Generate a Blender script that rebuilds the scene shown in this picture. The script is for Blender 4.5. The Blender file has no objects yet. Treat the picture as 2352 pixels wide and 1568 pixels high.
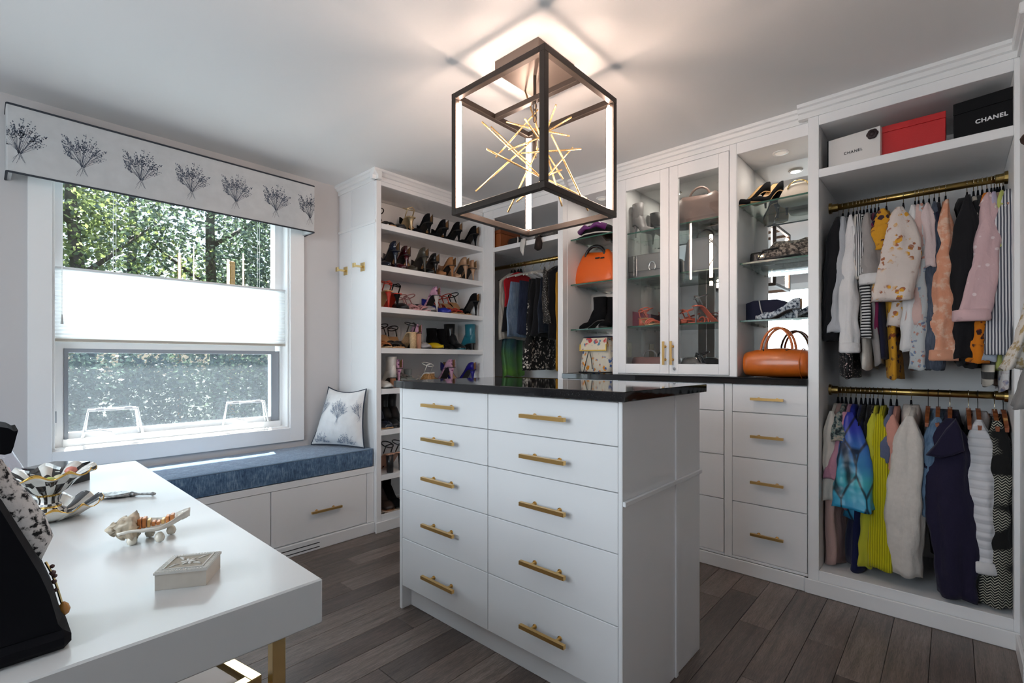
import bpy, bmesh, math, random
from mathutils import Vector, Matrix, noise as mnoise
random.seed(7)
PI = math.pi
SC = bpy.context.scene
COL = SC.collection

# ------------------------------------------------------------------ camera
EYE = 1.16                                   # eye height above the floor
YAW = math.radians(42.19)                    # view direction, from +X towards +Y
FPX, CXP, HYP = 1113.1, 1176.0, 827.0        # focal length, centre column and horizon row of the photograph, in its pixels
cam_d = bpy.data.cameras.new('camera')
cam_d.sensor_fit = 'HORIZONTAL'; cam_d.sensor_width = 36.0
cam_d.lens = FPX * 36.0 / 2352.0
cam_d.shift_y = (HYP - 784.0) / 2352.0
cam_d.clip_start = 0.02; cam_d.clip_end = 200
cam = bpy.data.objects.new('camera', cam_d); COL.objects.link(cam)
cam.location = (0, 0, EYE)
cam.rotation_euler = (PI / 2, 0, YAW - PI / 2)
SC.camera = cam
FWD = Vector((math.cos(YAW), math.sin(YAW), 0)); RGT = Vector((math.sin(YAW), -math.cos(YAW), 0))

# ------------------------------------------------------------------ world, sun, exposure
wd = bpy.data.worlds.new('world'); SC.world = wd; wd.use_nodes = True
wn = wd.node_tree.nodes; wl = wd.node_tree.links
bgn = wn['Background']
sky = wn.new('ShaderNodeTexSky'); sky.sky_type = 'NISHITA'
sky.sun_disc = False; sky.sun_elevation = math.radians(58); sky.sun_rotation = math.radians(10)
sky.air_density = 1.0; sky.dust_density = 2.5; sky.ozone_density = 1.0
wl.new(sky.outputs[0], bgn.inputs['Color']); bgn.inputs['Strength'].default_value = 0.30
sun_d = bpy.data.lights.new('sun', 'SUN'); sun_d.energy = 36.0; sun_d.angle = math.radians(0.6); sun_d.color = (1.0, 0.96, 0.88)
sun = bpy.data.objects.new('sun', sun_d); COL.objects.link(sun)
sun.rotation_euler = Vector((-0.24, -1.0, -1.73)).to_track_quat('-Z', 'Y').to_euler()
sun.location = (2, 8, 9)
def area(name, loc, aim, sx, sy, power, color):
    d = bpy.data.lights.new(name, 'AREA'); d.shape = 'RECTANGLE'; d.size = sx; d.size_y = sy; d.energy = power; d.color = color
    o = bpy.data.objects.new(name, d); COL.objects.link(o); o.location = loc
    o.rotation_euler = Vector(aim).to_track_quat('-Z', 'Y').to_euler(); return o
# added fill lamp at a made-up rear window; daylight at the window in view
area('added_rear_fill', (-1.63, 1.25, 1.55), (1, 0, -0.12), 1.7, 1.25, 44, (0.84, 0.93, 1.0))
area('daylight_front_window', (0.85, 3.62, 1.42), (0, -1, -0.05), 1.1, 1.3, 17, (0.80, 0.91, 1.0))
SC.view_settings.view_transform = 'Standard'; SC.view_settings.look = 'None'
SC.view_settings.gamma = 1.0; SC.view_settings.use_curve_mapping = False
SC.view_settings.exposure = 0.1
cy = SC.cycles
cy.use_denoising = True; cy.use_adaptive_sampling = True; cy.adaptive_threshold = 0.12; cy.adaptive_min_samples = 16; cy.max_bounces = 7; cy.diffuse_bounces = 5; cy.glossy_bounces = 3
cy.transparent_max_bounces = 12; cy.transmission_bounces = 3; cy.sample_clamp_indirect = 6.0
cy.caustics_reflective = False; cy.caustics_refractive = False

# ------------------------------------------------------------------ point helpers (a pixel of the photograph on a plane of the room)
def ray(u, v): return FWD + RGT * ((u - CXP) / FPX) + Vector((0, 0, -(v - HYP) / FPX))
def pX(u, v, X):
    d = ray(u, v); return Vector((0, 0, EYE)) + d * (X / d.x)
def pY(u, v, Y):
    d = ray(u, v); return Vector((0, 0, EYE)) + d * (Y / d.y)
def pZ(u, v, Z):
    d = ray(u, v); return Vector((0, 0, EYE)) + d * ((Z - EYE) / d.z)

# ------------------------------------------------------------------ materials
MATS = {}
def srgb(*c):
    if len(c) == 1: c = c[0]
    return tuple(((x / 255) / 12.92 if x / 255 <= 0.04045 else ((x / 255 + 0.055) / 1.055) ** 2.4) for x in c[:3])
def newmat(name):
    m = bpy.data.materials.new(name); m.use_nodes = True; MATS[name] = m
    return m, m.node_tree.nodes, m.node_tree.links, m.node_tree.nodes['Principled BSDF']
def setp(b, **k):
    for n, v in k.items():
        s = b.inputs[n.replace('_', ' ')]
        s.default_value = (*v, 1) if isinstance(v, tuple) and len(v) == 3 and s.type == 'RGBA' else v
def noise_n(N, L, scale, detail=3, vec=None, rough=0.5, dim='3D'):
    n = N.new('ShaderNodeTexNoise'); n.inputs['Scale'].default_value = scale; n.inputs['Detail'].default_value = detail; n.inputs['Roughness'].default_value = rough
    if vec is not None: L.new(vec, n.inputs['Vector'])
    return n
def ramp_n(N, L, fac, stops, interp='LINEAR'):
    r = N.new('ShaderNodeValToRGB'); r.color_ramp.interpolation = interp
    e = r.color_ramp.elements
    while len(e) < len(stops): e.new(0.5)
    for i, (p, c) in enumerate(stops):
        e[i].position = p; e[i].color = (*c, 1)
    L.new(fac, r.inputs[0]); return r
def objco(N): return N.new('ShaderNodeTexCoord').outputs['Object']
def mapn(N, L, vec, scale=(1, 1, 1), rot=(0, 0, 0), loc=(0, 0, 0)):
    m = N.new('ShaderNodeMapping'); L.new(vec, m.inputs[0]); m.inputs['Scale'].default_value = scale; m.inputs['Rotation'].default_value = rot; m.inputs['Location'].default_value = loc
    return m.outputs[0]
def bump_n(N, L, b, h, strength, dist=0.002):
    u = N.new('ShaderNodeBump'); u.inputs['Strength'].default_value = strength; u.inputs['Distance'].default_value = dist
    L.new(h, u.inputs['Height']); L.new(u.outputs[0], b.inputs['Normal'])
def plain(name, col, rough=0.5, metal=0.0, spec=0.5, bump=0.0, bscale=60, var=0.0, coat=0.0, sheen=0.0):
    if name in MATS: return MATS[name]
    m, N, L, b = newmat(name)
    setp(b, Base_Color=tuple(col), Roughness=rough, Metallic=metal)
    b.inputs['Specular IOR Level'].default_value = spec
    if coat: b.inputs['Coat Weight'].default_value = coat; b.inputs['Coat Roughness'].default_value = 0.08
    if sheen: b.inputs['Sheen Weight'].default_value = sheen
    if var or bump:
        n = noise_n(N, L, bscale, 4, objco(N))
        if var:
            lo = tuple(x * (1 - var) for x in col); hi = tuple(min(1, x * (1 + var)) for x in col)
            r = ramp_n(N, L, n.outputs[0], [(0.3, lo), (0.7, hi)]); L.new(r.outputs[0], b.inputs['Base Color'])
        if bump: bump_n(N, L, b, n.outputs[0], bump)
    return m
def rgb(*c): return srgb(*c)

M_WHITE = plain('white_cabinet_paint', (0.84, 0.84, 0.84), 0.38, bump=0.02, bscale=220)
M_TRIM = plain('white_trim_paint', (0.84, 0.84, 0.835), 0.35)
M_WALL = plain('grey_wall_paint', (0.56, 0.545, 0.545), 0.75, bump=0.05, bscale=320)
M_CEIL = plain('ceiling_paint', (0.80, 0.80, 0.795), 0.9)
M_DARKGAP = plain('dark_gap', (0.03, 0.03, 0.03), 0.8)
M_BRASS = plain('brushed_brass', (0.72, 0.46, 0.17), 0.30, 1.0, bump=0.03, bscale=400)
M_BRASSP = plain('polished_brass', (0.80, 0.60, 0.28), 0.08, 1.0)
M_ROD = plain('closet_rod_brass', (0.42, 0.29, 0.10), 0.28, 1.0)
M_BRONZE = plain('dark_bronze_metal', (0.055, 0.043, 0.036), 0.42, 0.6)
M_CHROME = plain('chrome', (0.75, 0.75, 0.76), 0.15, 1.0)
M_BLACKW = plain('black_velvet', (0.006, 0.006, 0.008), 0.95, spec=0.1, sheen=0.05)
M_GOLDW = plain('hanger_hook_metal', (0.70, 0.60, 0.42), 0.25, 1.0)
M_WIREB = plain('black_wire', (0.02, 0.02, 0.02), 0.35, 0.6)
M_VINYL = plain('white_vinyl_frame', (0.82, 0.83, 0.84), 0.3)
M_GREYV = plain('grey_screen_frame', (0.30, 0.33, 0.37), 0.5)

def m_stone():
    m, N, L, b = newmat('black_polished_stone')
    setp(b, Roughness=0.045); b.inputs['Specular IOR Level'].default_value = 0.75
    n = noise_n(N, L, 260, 2, objco(N))
    r = ramp_n(N, L, n.outputs[0], [(0.55, (0.006, 0.006, 0.007)), (0.78, (0.03, 0.03, 0.032))]); L.new(r.outputs[0], b.inputs['Base Color'])
    return m
M_STONE = m_stone()
def m_glass(name, tint, refl=1.0, edge=None, haze=0.0, hazecol=(0.5, 0.55, 0.6)):
    m, N, L, b = newmat(name); N.remove(b)
    out = N['Material Output']
    tr = N.new('ShaderNodeBsdfTransparent'); tr.inputs[0].default_value = (*tint, 1)
    gl = N.new('ShaderNodeBsdfGlossy'); gl.inputs['Roughness'].default_value = 0.01
    lw = N.new('ShaderNodeLayerWeight'); pw_ = N.new('ShaderNodeMath'); pw_.operation = 'POWER'; pw_.inputs[1].default_value = 5.0; L.new(lw.outputs['Facing'], pw_.inputs[0])
    mu = N.new('ShaderNodeMath'); mu.operation = 'MULTIPLY_ADD'; mu.inputs[1].default_value = 0.9 * refl; mu.inputs[2].default_value = 0.04 * refl; L.new(pw_.outputs[0], mu.inputs[0])
    mx = N.new('ShaderNodeMixShader'); L.new(mu.outputs[0], mx.inputs[0]); L.new(tr.outputs[0], mx.inputs[1]); L.new(gl.outputs[0], mx.inputs[2])
    last = mx.outputs[0]
    if haze:
        df = N.new('ShaderNodeBsdfDiffuse'); df.inputs[0].default_value = (*hazecol, 1)
        tl = N.new('ShaderNodeBsdfTranslucent'); tl.inputs[0].default_value = (*hazecol, 1)
        a = N.new('ShaderNodeMixShader'); a.inputs[0].default_value = 0.5; L.new(df.outputs[0], a.inputs[1]); L.new(tl.outputs[0], a.inputs[2])
        h = N.new('ShaderNodeMixShader'); h.inputs[0].default_value = haze; L.new(last, h.inputs[1]); L.new(a.outputs[0], h.inputs[2]); last = h.outputs[0]
    L.new(last, out.inputs[0]); return m
M_PANE = m_glass('clear_window_glass', (0.96, 0.98, 0.98), 0.7)
M_DOORGLASS = m_glass('cabinet_door_glass', (0.97, 0.985, 0.98), 1.0)
M_SHELFGLASS = m_glass('green_shelf_glass', (0.90, 0.965, 0.94), 0.9)
M_SCREEN = m_glass('insect_screen_mesh', (0.80, 0.83, 0.86), 0.0, haze=0.135, hazecol=(0.42, 0.48, 0.55))
M_PLASTIC = m_glass('clear_plastic', (0.93, 0.93, 0.95), 0.9, haze=0.18, hazecol=(0.8, 0.8, 0.85))
M_GLASSEDGE = plain('green_glass_edge', (0.03, 0.10, 0.07), 0.15)
M_MIRROR = plain('silver_mirror', (0.86, 0.88, 0.87), 0.01, 1.0)

def m_planks():
    m, N, L, b = newmat('walnut_grey_plank')
    co = objco(N); oi = N.new('ShaderNodeObjectInfo')
    off = N.new('ShaderNodeVectorMath'); off.operation = 'ADD'; L.new(co, off.inputs[0])
    cmb = N.new('ShaderNodeCombineXYZ'); ml = N.new('ShaderNodeMath'); ml.operation = 'MULTIPLY'; ml.inputs[1].default_value = 37.0
    L.new(oi.outputs['Random'], ml.inputs[0]); L.new(ml.outputs[0], cmb.inputs[0]); L.new(ml.outputs[0], cmb.inputs[2]); L.new(cmb.outputs[0], off.inputs[1])
    g = noise_n(N, L, 6.0, 6, mapn(N, L, off.outputs[0], (0.55, 7.0, 1)), 0.65)
    g2 = noise_n(N, L, 55.0, 4, mapn(N, L, off.outputs[0], (0.5, 6.0, 1)), 0.7)
    big = noise_n(N, L, 2.2, 3, off.outputs[0])
    r = ramp_n(N, L, g.outputs[0], [(0.22, (0.070, 0.053, 0.045)), (0.46, (0.185, 0.140, 0.116)), (0.62, (0.24, 0.184, 0.155)), (0.82, (0.31, 0.25, 0.215))])
    r2 = ramp_n(N, L, g2.outputs[0], [(0.32, (0.42, 0.42, 0.42)), (0.62, (1.05, 1.05, 1.05))])
    mx = N.new('ShaderNodeMixRGB'); mx.blend_type = 'MULTIPLY'; mx.inputs[0].default_value = 0.95; L.new(r.outputs[0], mx.inputs[1]); L.new(r2.outputs[0], mx.inputs[2])
    rv = ramp_n(N, L, oi.outputs['Random'], [(0.0, (0.62, 0.60, 0.60)), (0.5, (0.95, 0.92, 0.90)), (1.0, (1.22, 1.24, 1.27))])
    m2 = N.new('ShaderNodeMixRGB'); m2.blend_type = 'MULTIPLY'; m2.inputs[0].default_value = 1.0; L.new(mx.outputs[0], m2.inputs[1]); L.new(rv.outputs[0], m2.inputs[2])
    m3 = N.new('ShaderNodeMixRGB'); m3.blend_type = 'MULTIPLY'; m3.inputs[0].default_value = 0.6
    rb = ramp_n(N, L, big.outputs[0], [(0.35, (0.62, 0.55, 0.52)), (0.65, (1.1, 1.1, 1.1))]); L.new(m2.outputs[0], m3.inputs[1]); L.new(rb.outputs[0], m3.inputs[2])
    L.new(m3.outputs[0], b.inputs['Base Color'])
    setp(b, Roughness=0.33); b.inputs['Specular IOR Level'].default_value = 0.7
    bump_n(N, L, b, g2.outputs[0], 0.45, 0.002)
    return m
M_PLANK = m_planks()

# fabric family: one builder, several patterns, all in the object's own metres
def fabric(name, kind, c1, c2=(0.9, 0.9, 0.9), c3=None, scale=1.0, rough=0.85, sheen=0.08, wrinkle=0.55):
    if name in MATS: return MATS[name]
    m, N, L, b = newmat(name)
    setp(b, Roughness=rough); b.inputs['Specular IOR Level'].default_value = 0.2; b.inputs['Sheen Weight'].default_value = sheen
    co = objco(N); c3 = c3 or c2
    weave = noise_n(N, L, 700, 2, co)
    if kind == 'plain':
        n = noise_n(N, L, 9 * scale, 3, co)
        r = ramp_n(N, L, n.outputs[0], [(0.3, tuple(x * 0.95 for x in c1)), (0.7, tuple(min(1, x * 1.04) for x in c1))]); colr = r.outputs[0]
    elif kind in ('stripe_v', 'stripe_h', 'rib'):
        w = N.new('ShaderNodeTexWave'); w.wave_type = 'BANDS'; w.bands_direction = 'Z' if kind == 'stripe_h' else 'Y'
        w.inputs['Scale'].default_value = scale; w.inputs['Distortion'].default_value = 0.6; w.inputs['Detail Scale'].default_value = 0.5
        sh = mapn(N, L, co, (1, 1, 1), (0, 0, 0)); L.new(sh, w.inputs['Vector'])
        r = ramp_n(N, L, w.outputs['Fac'], [(0.45, c1), (0.58, c2)], 'LINEAR'); colr = r.outputs[0]
        if kind == 'rib': bump_n(N, L, b, w.outputs['Fac'], 0.8, 0.004)
    elif kind == 'floral':
        ds = noise_n(N, L, 22 * scale, 3, co)
        vm = N.new('ShaderNodeVectorMath'); vm.operation = 'SCALE'; vm.inputs['Scale'].default_value = 0.06 / scale; L.new(ds.outputs['Color'], vm.inputs[0])
        va = N.new('ShaderNodeVectorMath'); va.operation = 'ADD'; L.new(co, va.inputs[0]); L.new(vm.outputs[0], va.inputs[1])
        v1 = N.new('ShaderNodeTexVoronoi'); v1.inputs['Scale'].default_value = 16 * scale; L.new(va.outputs[0], v1.inputs['Vector'])
        n2 = noise_n(N, L, 11 * scale, 2, co)
        r1 = ramp_n(N, L, v1.outputs['Distance'], [(0.36, (1, 1, 1)), (0.43, (0, 0, 0))])
        r2 = ramp_n(N, L, n2.outputs[0], [(0.48, c2), (0.54, c3)])
        n3 = noise_n(N, L, 5 * scale, 2, co); r3 = ramp_n(N, L, n3.outputs[0], [(0.42, (0, 0, 0)), (0.48, (1, 1, 1))])
        ml = N.new('ShaderNodeMath'); ml.operation = 'MULTIPLY'; L.new(r1.outputs[0], ml.inputs[0]); L.new(r3.outputs[0], ml.inputs[1])
        mx = N.new('ShaderNodeMixRGB'); L.new(ml.outputs[0], mx.inputs[0]); mx.inputs[1].default_value = (*c1, 1); L.new(r2.outputs[0], mx.inputs[2]); colr = mx.outputs[0]
    elif kind in ('dots', 'sparkle'):
        v1 = N.new('ShaderNodeTexVoronoi'); v1.inputs['Scale'].default_value = scale; L.new(co, v1.inputs['Vector'])
        t = 0.16 if kind == 'dots' else 0.24
        r = ramp_n(N, L, v1.outputs['Distance'], [(t, c2), (t + 0.05, c1)]); colr = r.outputs[0]
        if kind == 'sparkle': setp(b, Roughness=0.4)
    elif kind == 'blotch':
        n = noise_n(N, L, scale, 4, co, 0.6)
        r = ramp_n(N, L, n.outputs[0], [(0.40, c1), (0.50, c2), (0.60, c3)]); colr = r.outputs[0]
    elif kind == 'tweed':
        ww = N.new('ShaderNodeTexWave'); ww.wave_type = 'BANDS'; ww.bands_direction = 'Z'; ww.wave_profile = 'TRI'
        zz = N.new('ShaderNodeTexWave'); zz.wave_type = 'BANDS'; zz.bands_direction = 'Y'; zz.wave_profile = 'TRI'; zz.inputs['Scale'].default_value = 14; L.new(co, zz.inputs['Vector'])
        sx = N.new('ShaderNodeSeparateXYZ'); L.new(co, sx.inputs[0])
        ad = N.new('ShaderNodeMath'); ad.operation = 'MULTIPLY_ADD'; L.new(zz.outputs['Fac'], ad.inputs[0]); ad.inputs[1].default_value = 0.012; L.new(sx.outputs['Z'], ad.inputs[2])
        cb = N.new('ShaderNodeCombineXYZ'); L.new(ad.outputs[0], cb.inputs['Z']); L.new(cb.outputs[0], ww.inputs['Vector']); ww.inputs['Scale'].default_value = 28
        big = noise_n(N, L, 5 * scale, 1, mapn(N, L, co, (1, 0.6, 1.6)))
        rb = ramp_n(N, L, big.outputs[0], [(0.47, (0, 0, 0)), (0.52, (1, 1, 1))])
        rw = ramp_n(N, L, ww.outputs['Fac'], [(0.55, (0, 0, 0)), (0.75, (1, 1, 1))])
        ml = N.new('ShaderNodeMath'); ml.operation = 'MULTIPLY'; L.new(rb.outputs[0], ml.inputs[0]); L.new(rw.outputs[0], ml.inputs[1])
        mx = N.new('ShaderNodeMixRGB'); L.new(ml.outputs[0], mx.inputs[0]); mx.inputs[1].default_value = (*c1, 1); mx.inputs[2].default_value = (*c2, 1); colr = mx.outputs[0]
    elif kind == 'gradient':
        sx = N.new('ShaderNodeSeparateXYZ'); L.new(co, sx.inputs[0])
        n = noise_n(N, L, 7, 3, co); ad = N.new('ShaderNodeMath'); ad.operation = 'MULTIPLY_ADD'; L.new(n.outputs[0], ad.inputs[0]); ad.inputs[1].default_value = 0.35
        sc = N.new('ShaderNodeMath'); sc.operation = 'MULTIPLY'; L.new(sx.outputs['Z'], sc.inputs[0]); sc.inputs[1].default_value = -scale; L.new(sc.outputs[0], ad.inputs[2])
        r = ramp_n(N, L, ad.outputs[0], [(0.30, c1), (0.62, c2), (0.95, c3)]); colr = r.outputs[0]
    elif kind == 'denim':
        n = noise_n(N, L, 130, 3, mapn(N, L, co, (1, 1, 0.15))); n2 = noise_n(N, L, 6, 3, co)
        mxf = N.new('ShaderNodeMath'); mxf.operation = 'MULTIPLY_ADD'; mxf.inputs[1].default_value = 0.45; L.new(n.outputs[0], mxf.inputs[0])
        h = N.new('ShaderNodeMath'); h.operation = 'MULTIPLY'; h.inputs[1].default_value = 0.55; L.new(n2.outputs[0], h.inputs[0]); L.new(h.outputs[0], mxf.inputs[2])
        r = ramp_n(N, L, mxf.outputs[0], [(0.35, c1), (0.65, c2)]); colr = r.outputs[0]
    elif kind == 'quilt':
        w = N.new('ShaderNodeTexWave'); w.bands_direction = 'Z'; w.inputs['Scale'].default_value = scale; L.new(co, w.inputs['Vector'])
        r = ramp_n(N, L, w.outputs['Fac'], [(0.0, tuple(x * 0.8 for x in c1)), (0.15, c1)]); colr = r.outputs[0]; bump_n(N, L, b, w.outputs['Fac'], 0.5, 0.01)
    L.new(colr, b.inputs['Base Color'])
    if kind not in ('rib', 'quilt'):
        wr = noise_n(N, L, 15, 4, mapn(N, L, co, (1.0, 1.0, 0.45), (0.4, 0.2, 0)), 0.55)
        ad_ = N.new('ShaderNodeMath'); ad_.operation = 'MULTIPLY_ADD'; ad_.inputs[1].default_value = 0.04; L.new(weave.outputs[0], ad_.inputs[0]); L.new(wr.outputs[0], ad_.inputs[2])
        bump_n(N, L, b, ad_.outputs[0], wrinkle, 0.02)
    return m

# ------------------------------------------------------------------ mesh + object helpers
def mesh_from(bm, name='mesh', smooth=False):
    me = bpy.data.meshes.new(name); bm.to_mesh(me); bm.free()
    if smooth:
        for p in me.polygons: p.use_smooth = True
    return me
def pyd(verts, faces, smooth=False, name='mesh', fm=None):
    me = bpy.data.meshes.new(name); me.from_pydata([tuple(v) for v in verts], [], faces); me.update()
    bm = bmesh.new(); bm.from_mesh(me); bmesh.ops.recalc_face_normals(bm, faces=bm.faces); bm.to_mesh(me); bm.free()
    if smooth: me.polygons.foreach_set('use_smooth', [True] * len(me.polygons))
    if fm: me.polygons.foreach_set('material_index', fm)
    return me
def obj(name, me, mat=None, parent=None, loc=(0, 0, 0), rot=(0, 0, 0)):
    o = bpy.data.objects.new(name, me); COL.objects.link(o); o.location = loc; o.rotation_euler = rot
    if mat is not None:
        ms = mat if isinstance(mat, (list, tuple)) else [mat]
        if me is not None and len(me.materials) == 0:
            for x in ms: me.materials.append(x)
    if parent is not None: o.parent = parent
    return o
def tag(o, label=None, cat=None, group=None, kind=None):
    if label: o['label'] = label
    if cat: o['category'] = cat
    if group: o['group'] = group
    if kind: o['kind'] = kind
    return o
def thing(name, label, cat, loc=(0, 0, 0), rz=0.0, group=None, rot=None):
    o = bpy.data.objects.new(name, None); COL.objects.link(o); o.empty_display_size = 0.05
    o.location = loc; o.rotation_euler = rot or (0, 0, rz)
    return tag(o, label, cat, group)
class MB:
    """collects shapes of ONE part"""
    def __init__(s): s.v = []; s.f = []
    def add(s, v, f):
        k = len(s.v); s.v += [tuple(x) for x in v]; s.f += [tuple(i + k for i in q) for q in f]; return s
    def box(s, x0, x1, y0, y1, z0, z1, bev=0.0):
        x0, x1 = sorted((x0, x1)); y0, y1 = sorted((y0, y1)); z0, z1 = sorted((z0, z1))
        if bev <= 0:
            return s.add([(x0, y0, z0), (x1, y0, z0), (x1, y1, z0), (x0, y1, z0), (x0, y0, z1), (x1, y0, z1), (x1, y1, z1), (x0, y1, z1)],
                         [(0, 3, 2, 1), (4, 5, 6, 7), (0, 1, 5, 4), (1, 2, 6, 5), (2, 3, 7, 6), (3, 0, 4, 7)])
        b = min(bev, (x1 - x0) * 0.45, (y1 - y0) * 0.45, (z1 - z0) * 0.45)
        bm = bmesh.new(); bmesh.ops.create_cube(bm, size=1.0)
        for v in bm.verts: v.co = ((x0 + x1) / 2 + v.co.x * (x1 - x0), (y0 + y1) / 2 + v.co.y * (y1 - y0), (z0 + z1) / 2 + v.co.z * (z1 - z0))
        bmesh.ops.bevel(bm, geom=bm.edges[:], offset=b, segments=1, profile=0.7, affect='EDGES')
        bm.verts.index_update(); r = ([v.co.copy() for v in bm.verts], [[v.index for v in f.verts] for f in bm.faces]); bm.free()
        return s.add(*r)
    def tube(s, pts, r, n=8, cap=True, flat=None):
        """swept tube along pts; r number or list; flat=(k) squashes the section's second axis"""
        pts = [Vector(p) for p in pts]; R = r if isinstance(r, (list, tuple)) else [r] * len(pts)
        k0 = len(s.v); prev = None; rings = []
        for i, p in enumerate(pts):
            t = (pts[min(i + 1, len(pts) - 1)] - pts[max(i - 1, 0)])
            t = t.normalized() if t.length > 1e-9 else Vector((0, 0, 1))
            if prev is None:
                a = Vector((0, 0, 1)) if abs(t.z) < 0.9 else Vector((1, 0, 0)); nx = t.cross(a).normalized()
            else:
                nx = (prev - t * prev.dot(t)); nx = nx.normalized() if nx.length > 1e-6 else t.orthogonal().normalized()
            prev = nx; ny = t.cross(nx)
            ring = []
            for j in range(n):
                th = 2 * PI * (j + 0.5) / n
                s.v.append(tuple(p + nx * (R[i] * math.cos(th)) + ny * (R[i] * (flat or 1.0) * math.sin(th)))); ring.append(len(s.v) - 1)
            rings.append(ring)
        for i in range(len(rings) - 1):
            for j in range(n): s.f.append((rings[i][j], rings[i][(j + 1) % n], rings[i + 1][(j + 1) % n], rings[i + 1][j]))
        if cap: s.f.append(tuple(rings[0][::-1])); s.f.append(tuple(rings[-1]))
        return s
    def lathe(s, prof, n=24, c=(0, 0, 0), wob=None):
        k0 = len(s.v); cx, cy_, cz = c
        for i, (r, z) in enumerate(prof):
            for j in range(n):
                th = 2 * PI * j / n; rr, dz = r, 0
                if wob: rr, dz = wob(i, th, r)
                s.v.append((cx + rr * math.cos(th), cy_ + rr * math.sin(th), cz + z + dz))
        for i in range(len(prof) - 1):
            for j in range(n): s.f.append((k0 + i * n + j, k0 + i * n + (j + 1) % n, k0 + (i + 1) * n + (j + 1) % n, k0 + (i + 1) * n + j))
        if prof[0][0] > 1e-5: s.f.append(tuple(k0 + j for j in range(n))[::-1])
        if prof[-1][0] > 1e-5: s.f.append(tuple(k0 + (len(prof) - 1) * n + j for j in range(n)))
        return s
    def loft(s, rings, closed=True, cap=True):
        k0 = len(s.v); n = len(rings[0])
        for r in rings: s.v += [tuple(p) for p in r]
        for i in range(len(rings) - 1):
            for j in range(n if closed else n - 1): s.f.append((k0 + i * n + j, k0 + i * n + (j + 1) % n, k0 + (i + 1) * n + (j + 1) % n, k0 + (i + 1) * n + j))
        if cap and closed: s.f.append(tuple(k0 + j for j in range(n))[::-1]); s.f.append(tuple(k0 + (len(rings) - 1) * n + j for j in range(n)))
        return s
    def prism(s, poly, a0, a1, axis='x'):
        """extrude a closed 2-D outline between a0 and a1 along an axis"""
        def P(p, a): return (a, p[0], p[1]) if axis == 'x' else (p[0], a, p[1]) if axis == 'y' else (p[0], p[1], a)
        return s.loft([[P(p, a0) for p in poly], [P(p, a1) for p in poly]])
    def build(s, name, mat, parent=None, smooth=False, base=None, loc=(0, 0, 0), rot=(0, 0, 0), fm=None):
        v = s.v
        if base is not None: v = [(x - base[0], y - base[1], z - base[2]) for x, y, z in v]
        me = pyd(v, s.f, smooth, name, fm)
        return obj(name, me, mat, parent, loc, rot)
def copy_tree(o, parent=None):
    c = o.copy(); COL.objects.link(c); c.parent = parent
    for ch in list(o.children): copy_tree(ch, c)
    return c
class Unit:
    """a thing standing in the room whose parts are given in room coordinates"""
    def __init__(s, name, label, cat, base, group=None, kind=None):
        s.b = base; s.e = thing(name, label, cat, base, 0, group)
        if kind: s.e['kind'] = kind
    def box(s, part, x0, x1, y0, y1, z0, z1, mat=None, bev=0.002, parent=None):
        return MB().box(x0, x1, y0, y1, z0, z1, bev).build(part, mat or M_WHITE, parent or s.e, base=s.b)
    def mb(s, part, m, mat, parent=None, smooth=False): return m.build(part, mat, parent or s.e, smooth, base=s.b)
def structure(name, m, mat, label=None):
    o = m.build(name, mat); o['kind'] = 'structure'
    if label: o['label'] = label
    return o
def bar_handle(u, parent, p0, p1, out, mat=None, r=0.0065, post=0.03):
    """square bar pull from p0 to p1, standing off along 'out' by post, on two round posts with rosettes"""
    mat = mat or M_BRASS
    p0, p1, out = Vector(p0), Vector(p1), Vector(out)
    d = (p1 - p0).normalized(); m = MB()
    a, b = p0 + out * post, p1 + out * post; up = d.cross(out)
    def ring(c): return [c + out * r + up * r, c - out * r + up * r, c - out * r - up * r, c + out * r - up * r]
    m.loft([ring(a), ring(b)])
    L_ = (p1 - p0).length
    for t in (0.22, 0.78) if L_ > 0.14 else (0.18, 0.82):
        c = p0.lerp(p1, t)
        m.tube([c, c + out * 0.004, c + out * 0.0041, c + out * post], [0.0085, 0.0085, 0.0048, 0.0048], 10)
    return u.mb('handle', m, mat, parent)
# ================================================================== the room shell
CEIL = 2.44
floor = structure('floor', MB().box(-1.62, 3.42, -0.95, 3.42, -0.06, -0.014), M_DARKGAP, 'dark grey-brown hardwood plank floor')
PW = 0.128
ends_for = {1.82: 1.272, 2.34: 1.272, 0.65: 2.285, 0.51: 1.887, 0.77: 1.35, 1.95: 0.62, 2.08: 1.62, 2.21: 0.95, 2.46: 0.55, 2.59: 1.45}
y = 0.574 - 12 * PW
while y < 3.38:
    yc = y + PW / 2
    key = next((k for k in ends_for if abs(k - yc) < PW / 2), None)
    x = -1.6 - random.random() * 1.1
    if key is not None:
        x = ends_for[key] - 1.22 * 3
    while x < 3.4:
        ln = 1.22 if key is not None else random.choice((0.9, 1.1, 1.3, 1.5))
        a, b = max(x, -1.6), min(x + ln, 3.4)
        if b - a > 0.05:
            MB().box(a + 0.0007, b - 0.0007, y + 0.0007, y + PW - 0.0007, -0.014, 0.0, 0.0012).build('plank', M_PLANK, floor)
        x += ln
    y += PW
structure('ceiling', MB().box(-1.62, 3.5, -0.95, 3.5, CEIL, CEIL + 0.08), M_CEIL, 'smooth pale painted ceiling')
WY = 3.36                                    # inner face of the window wall
WX0, WX1, WZ0, WZ1 = 0.252, 1.434, 0.698, 2.22
structure('wall_window', MB().box(-1.62, WX0, WY, WY + 0.16, 0, CEIL).box(WX1, 3.5, WY, WY + 0.16, 0, CEIL)
          .box(WX0, WX1, WY, WY + 0.16, 0, WZ0).box(WX0, WX1, WY, WY + 0.16, WZ1, CEIL), M_WALL, 'grey painted wall around the window')
structure('wall_cabinets', MB().box(3.40, 3.5, -0.95, 3.36, 0, CEIL), M_WALL)
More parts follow.
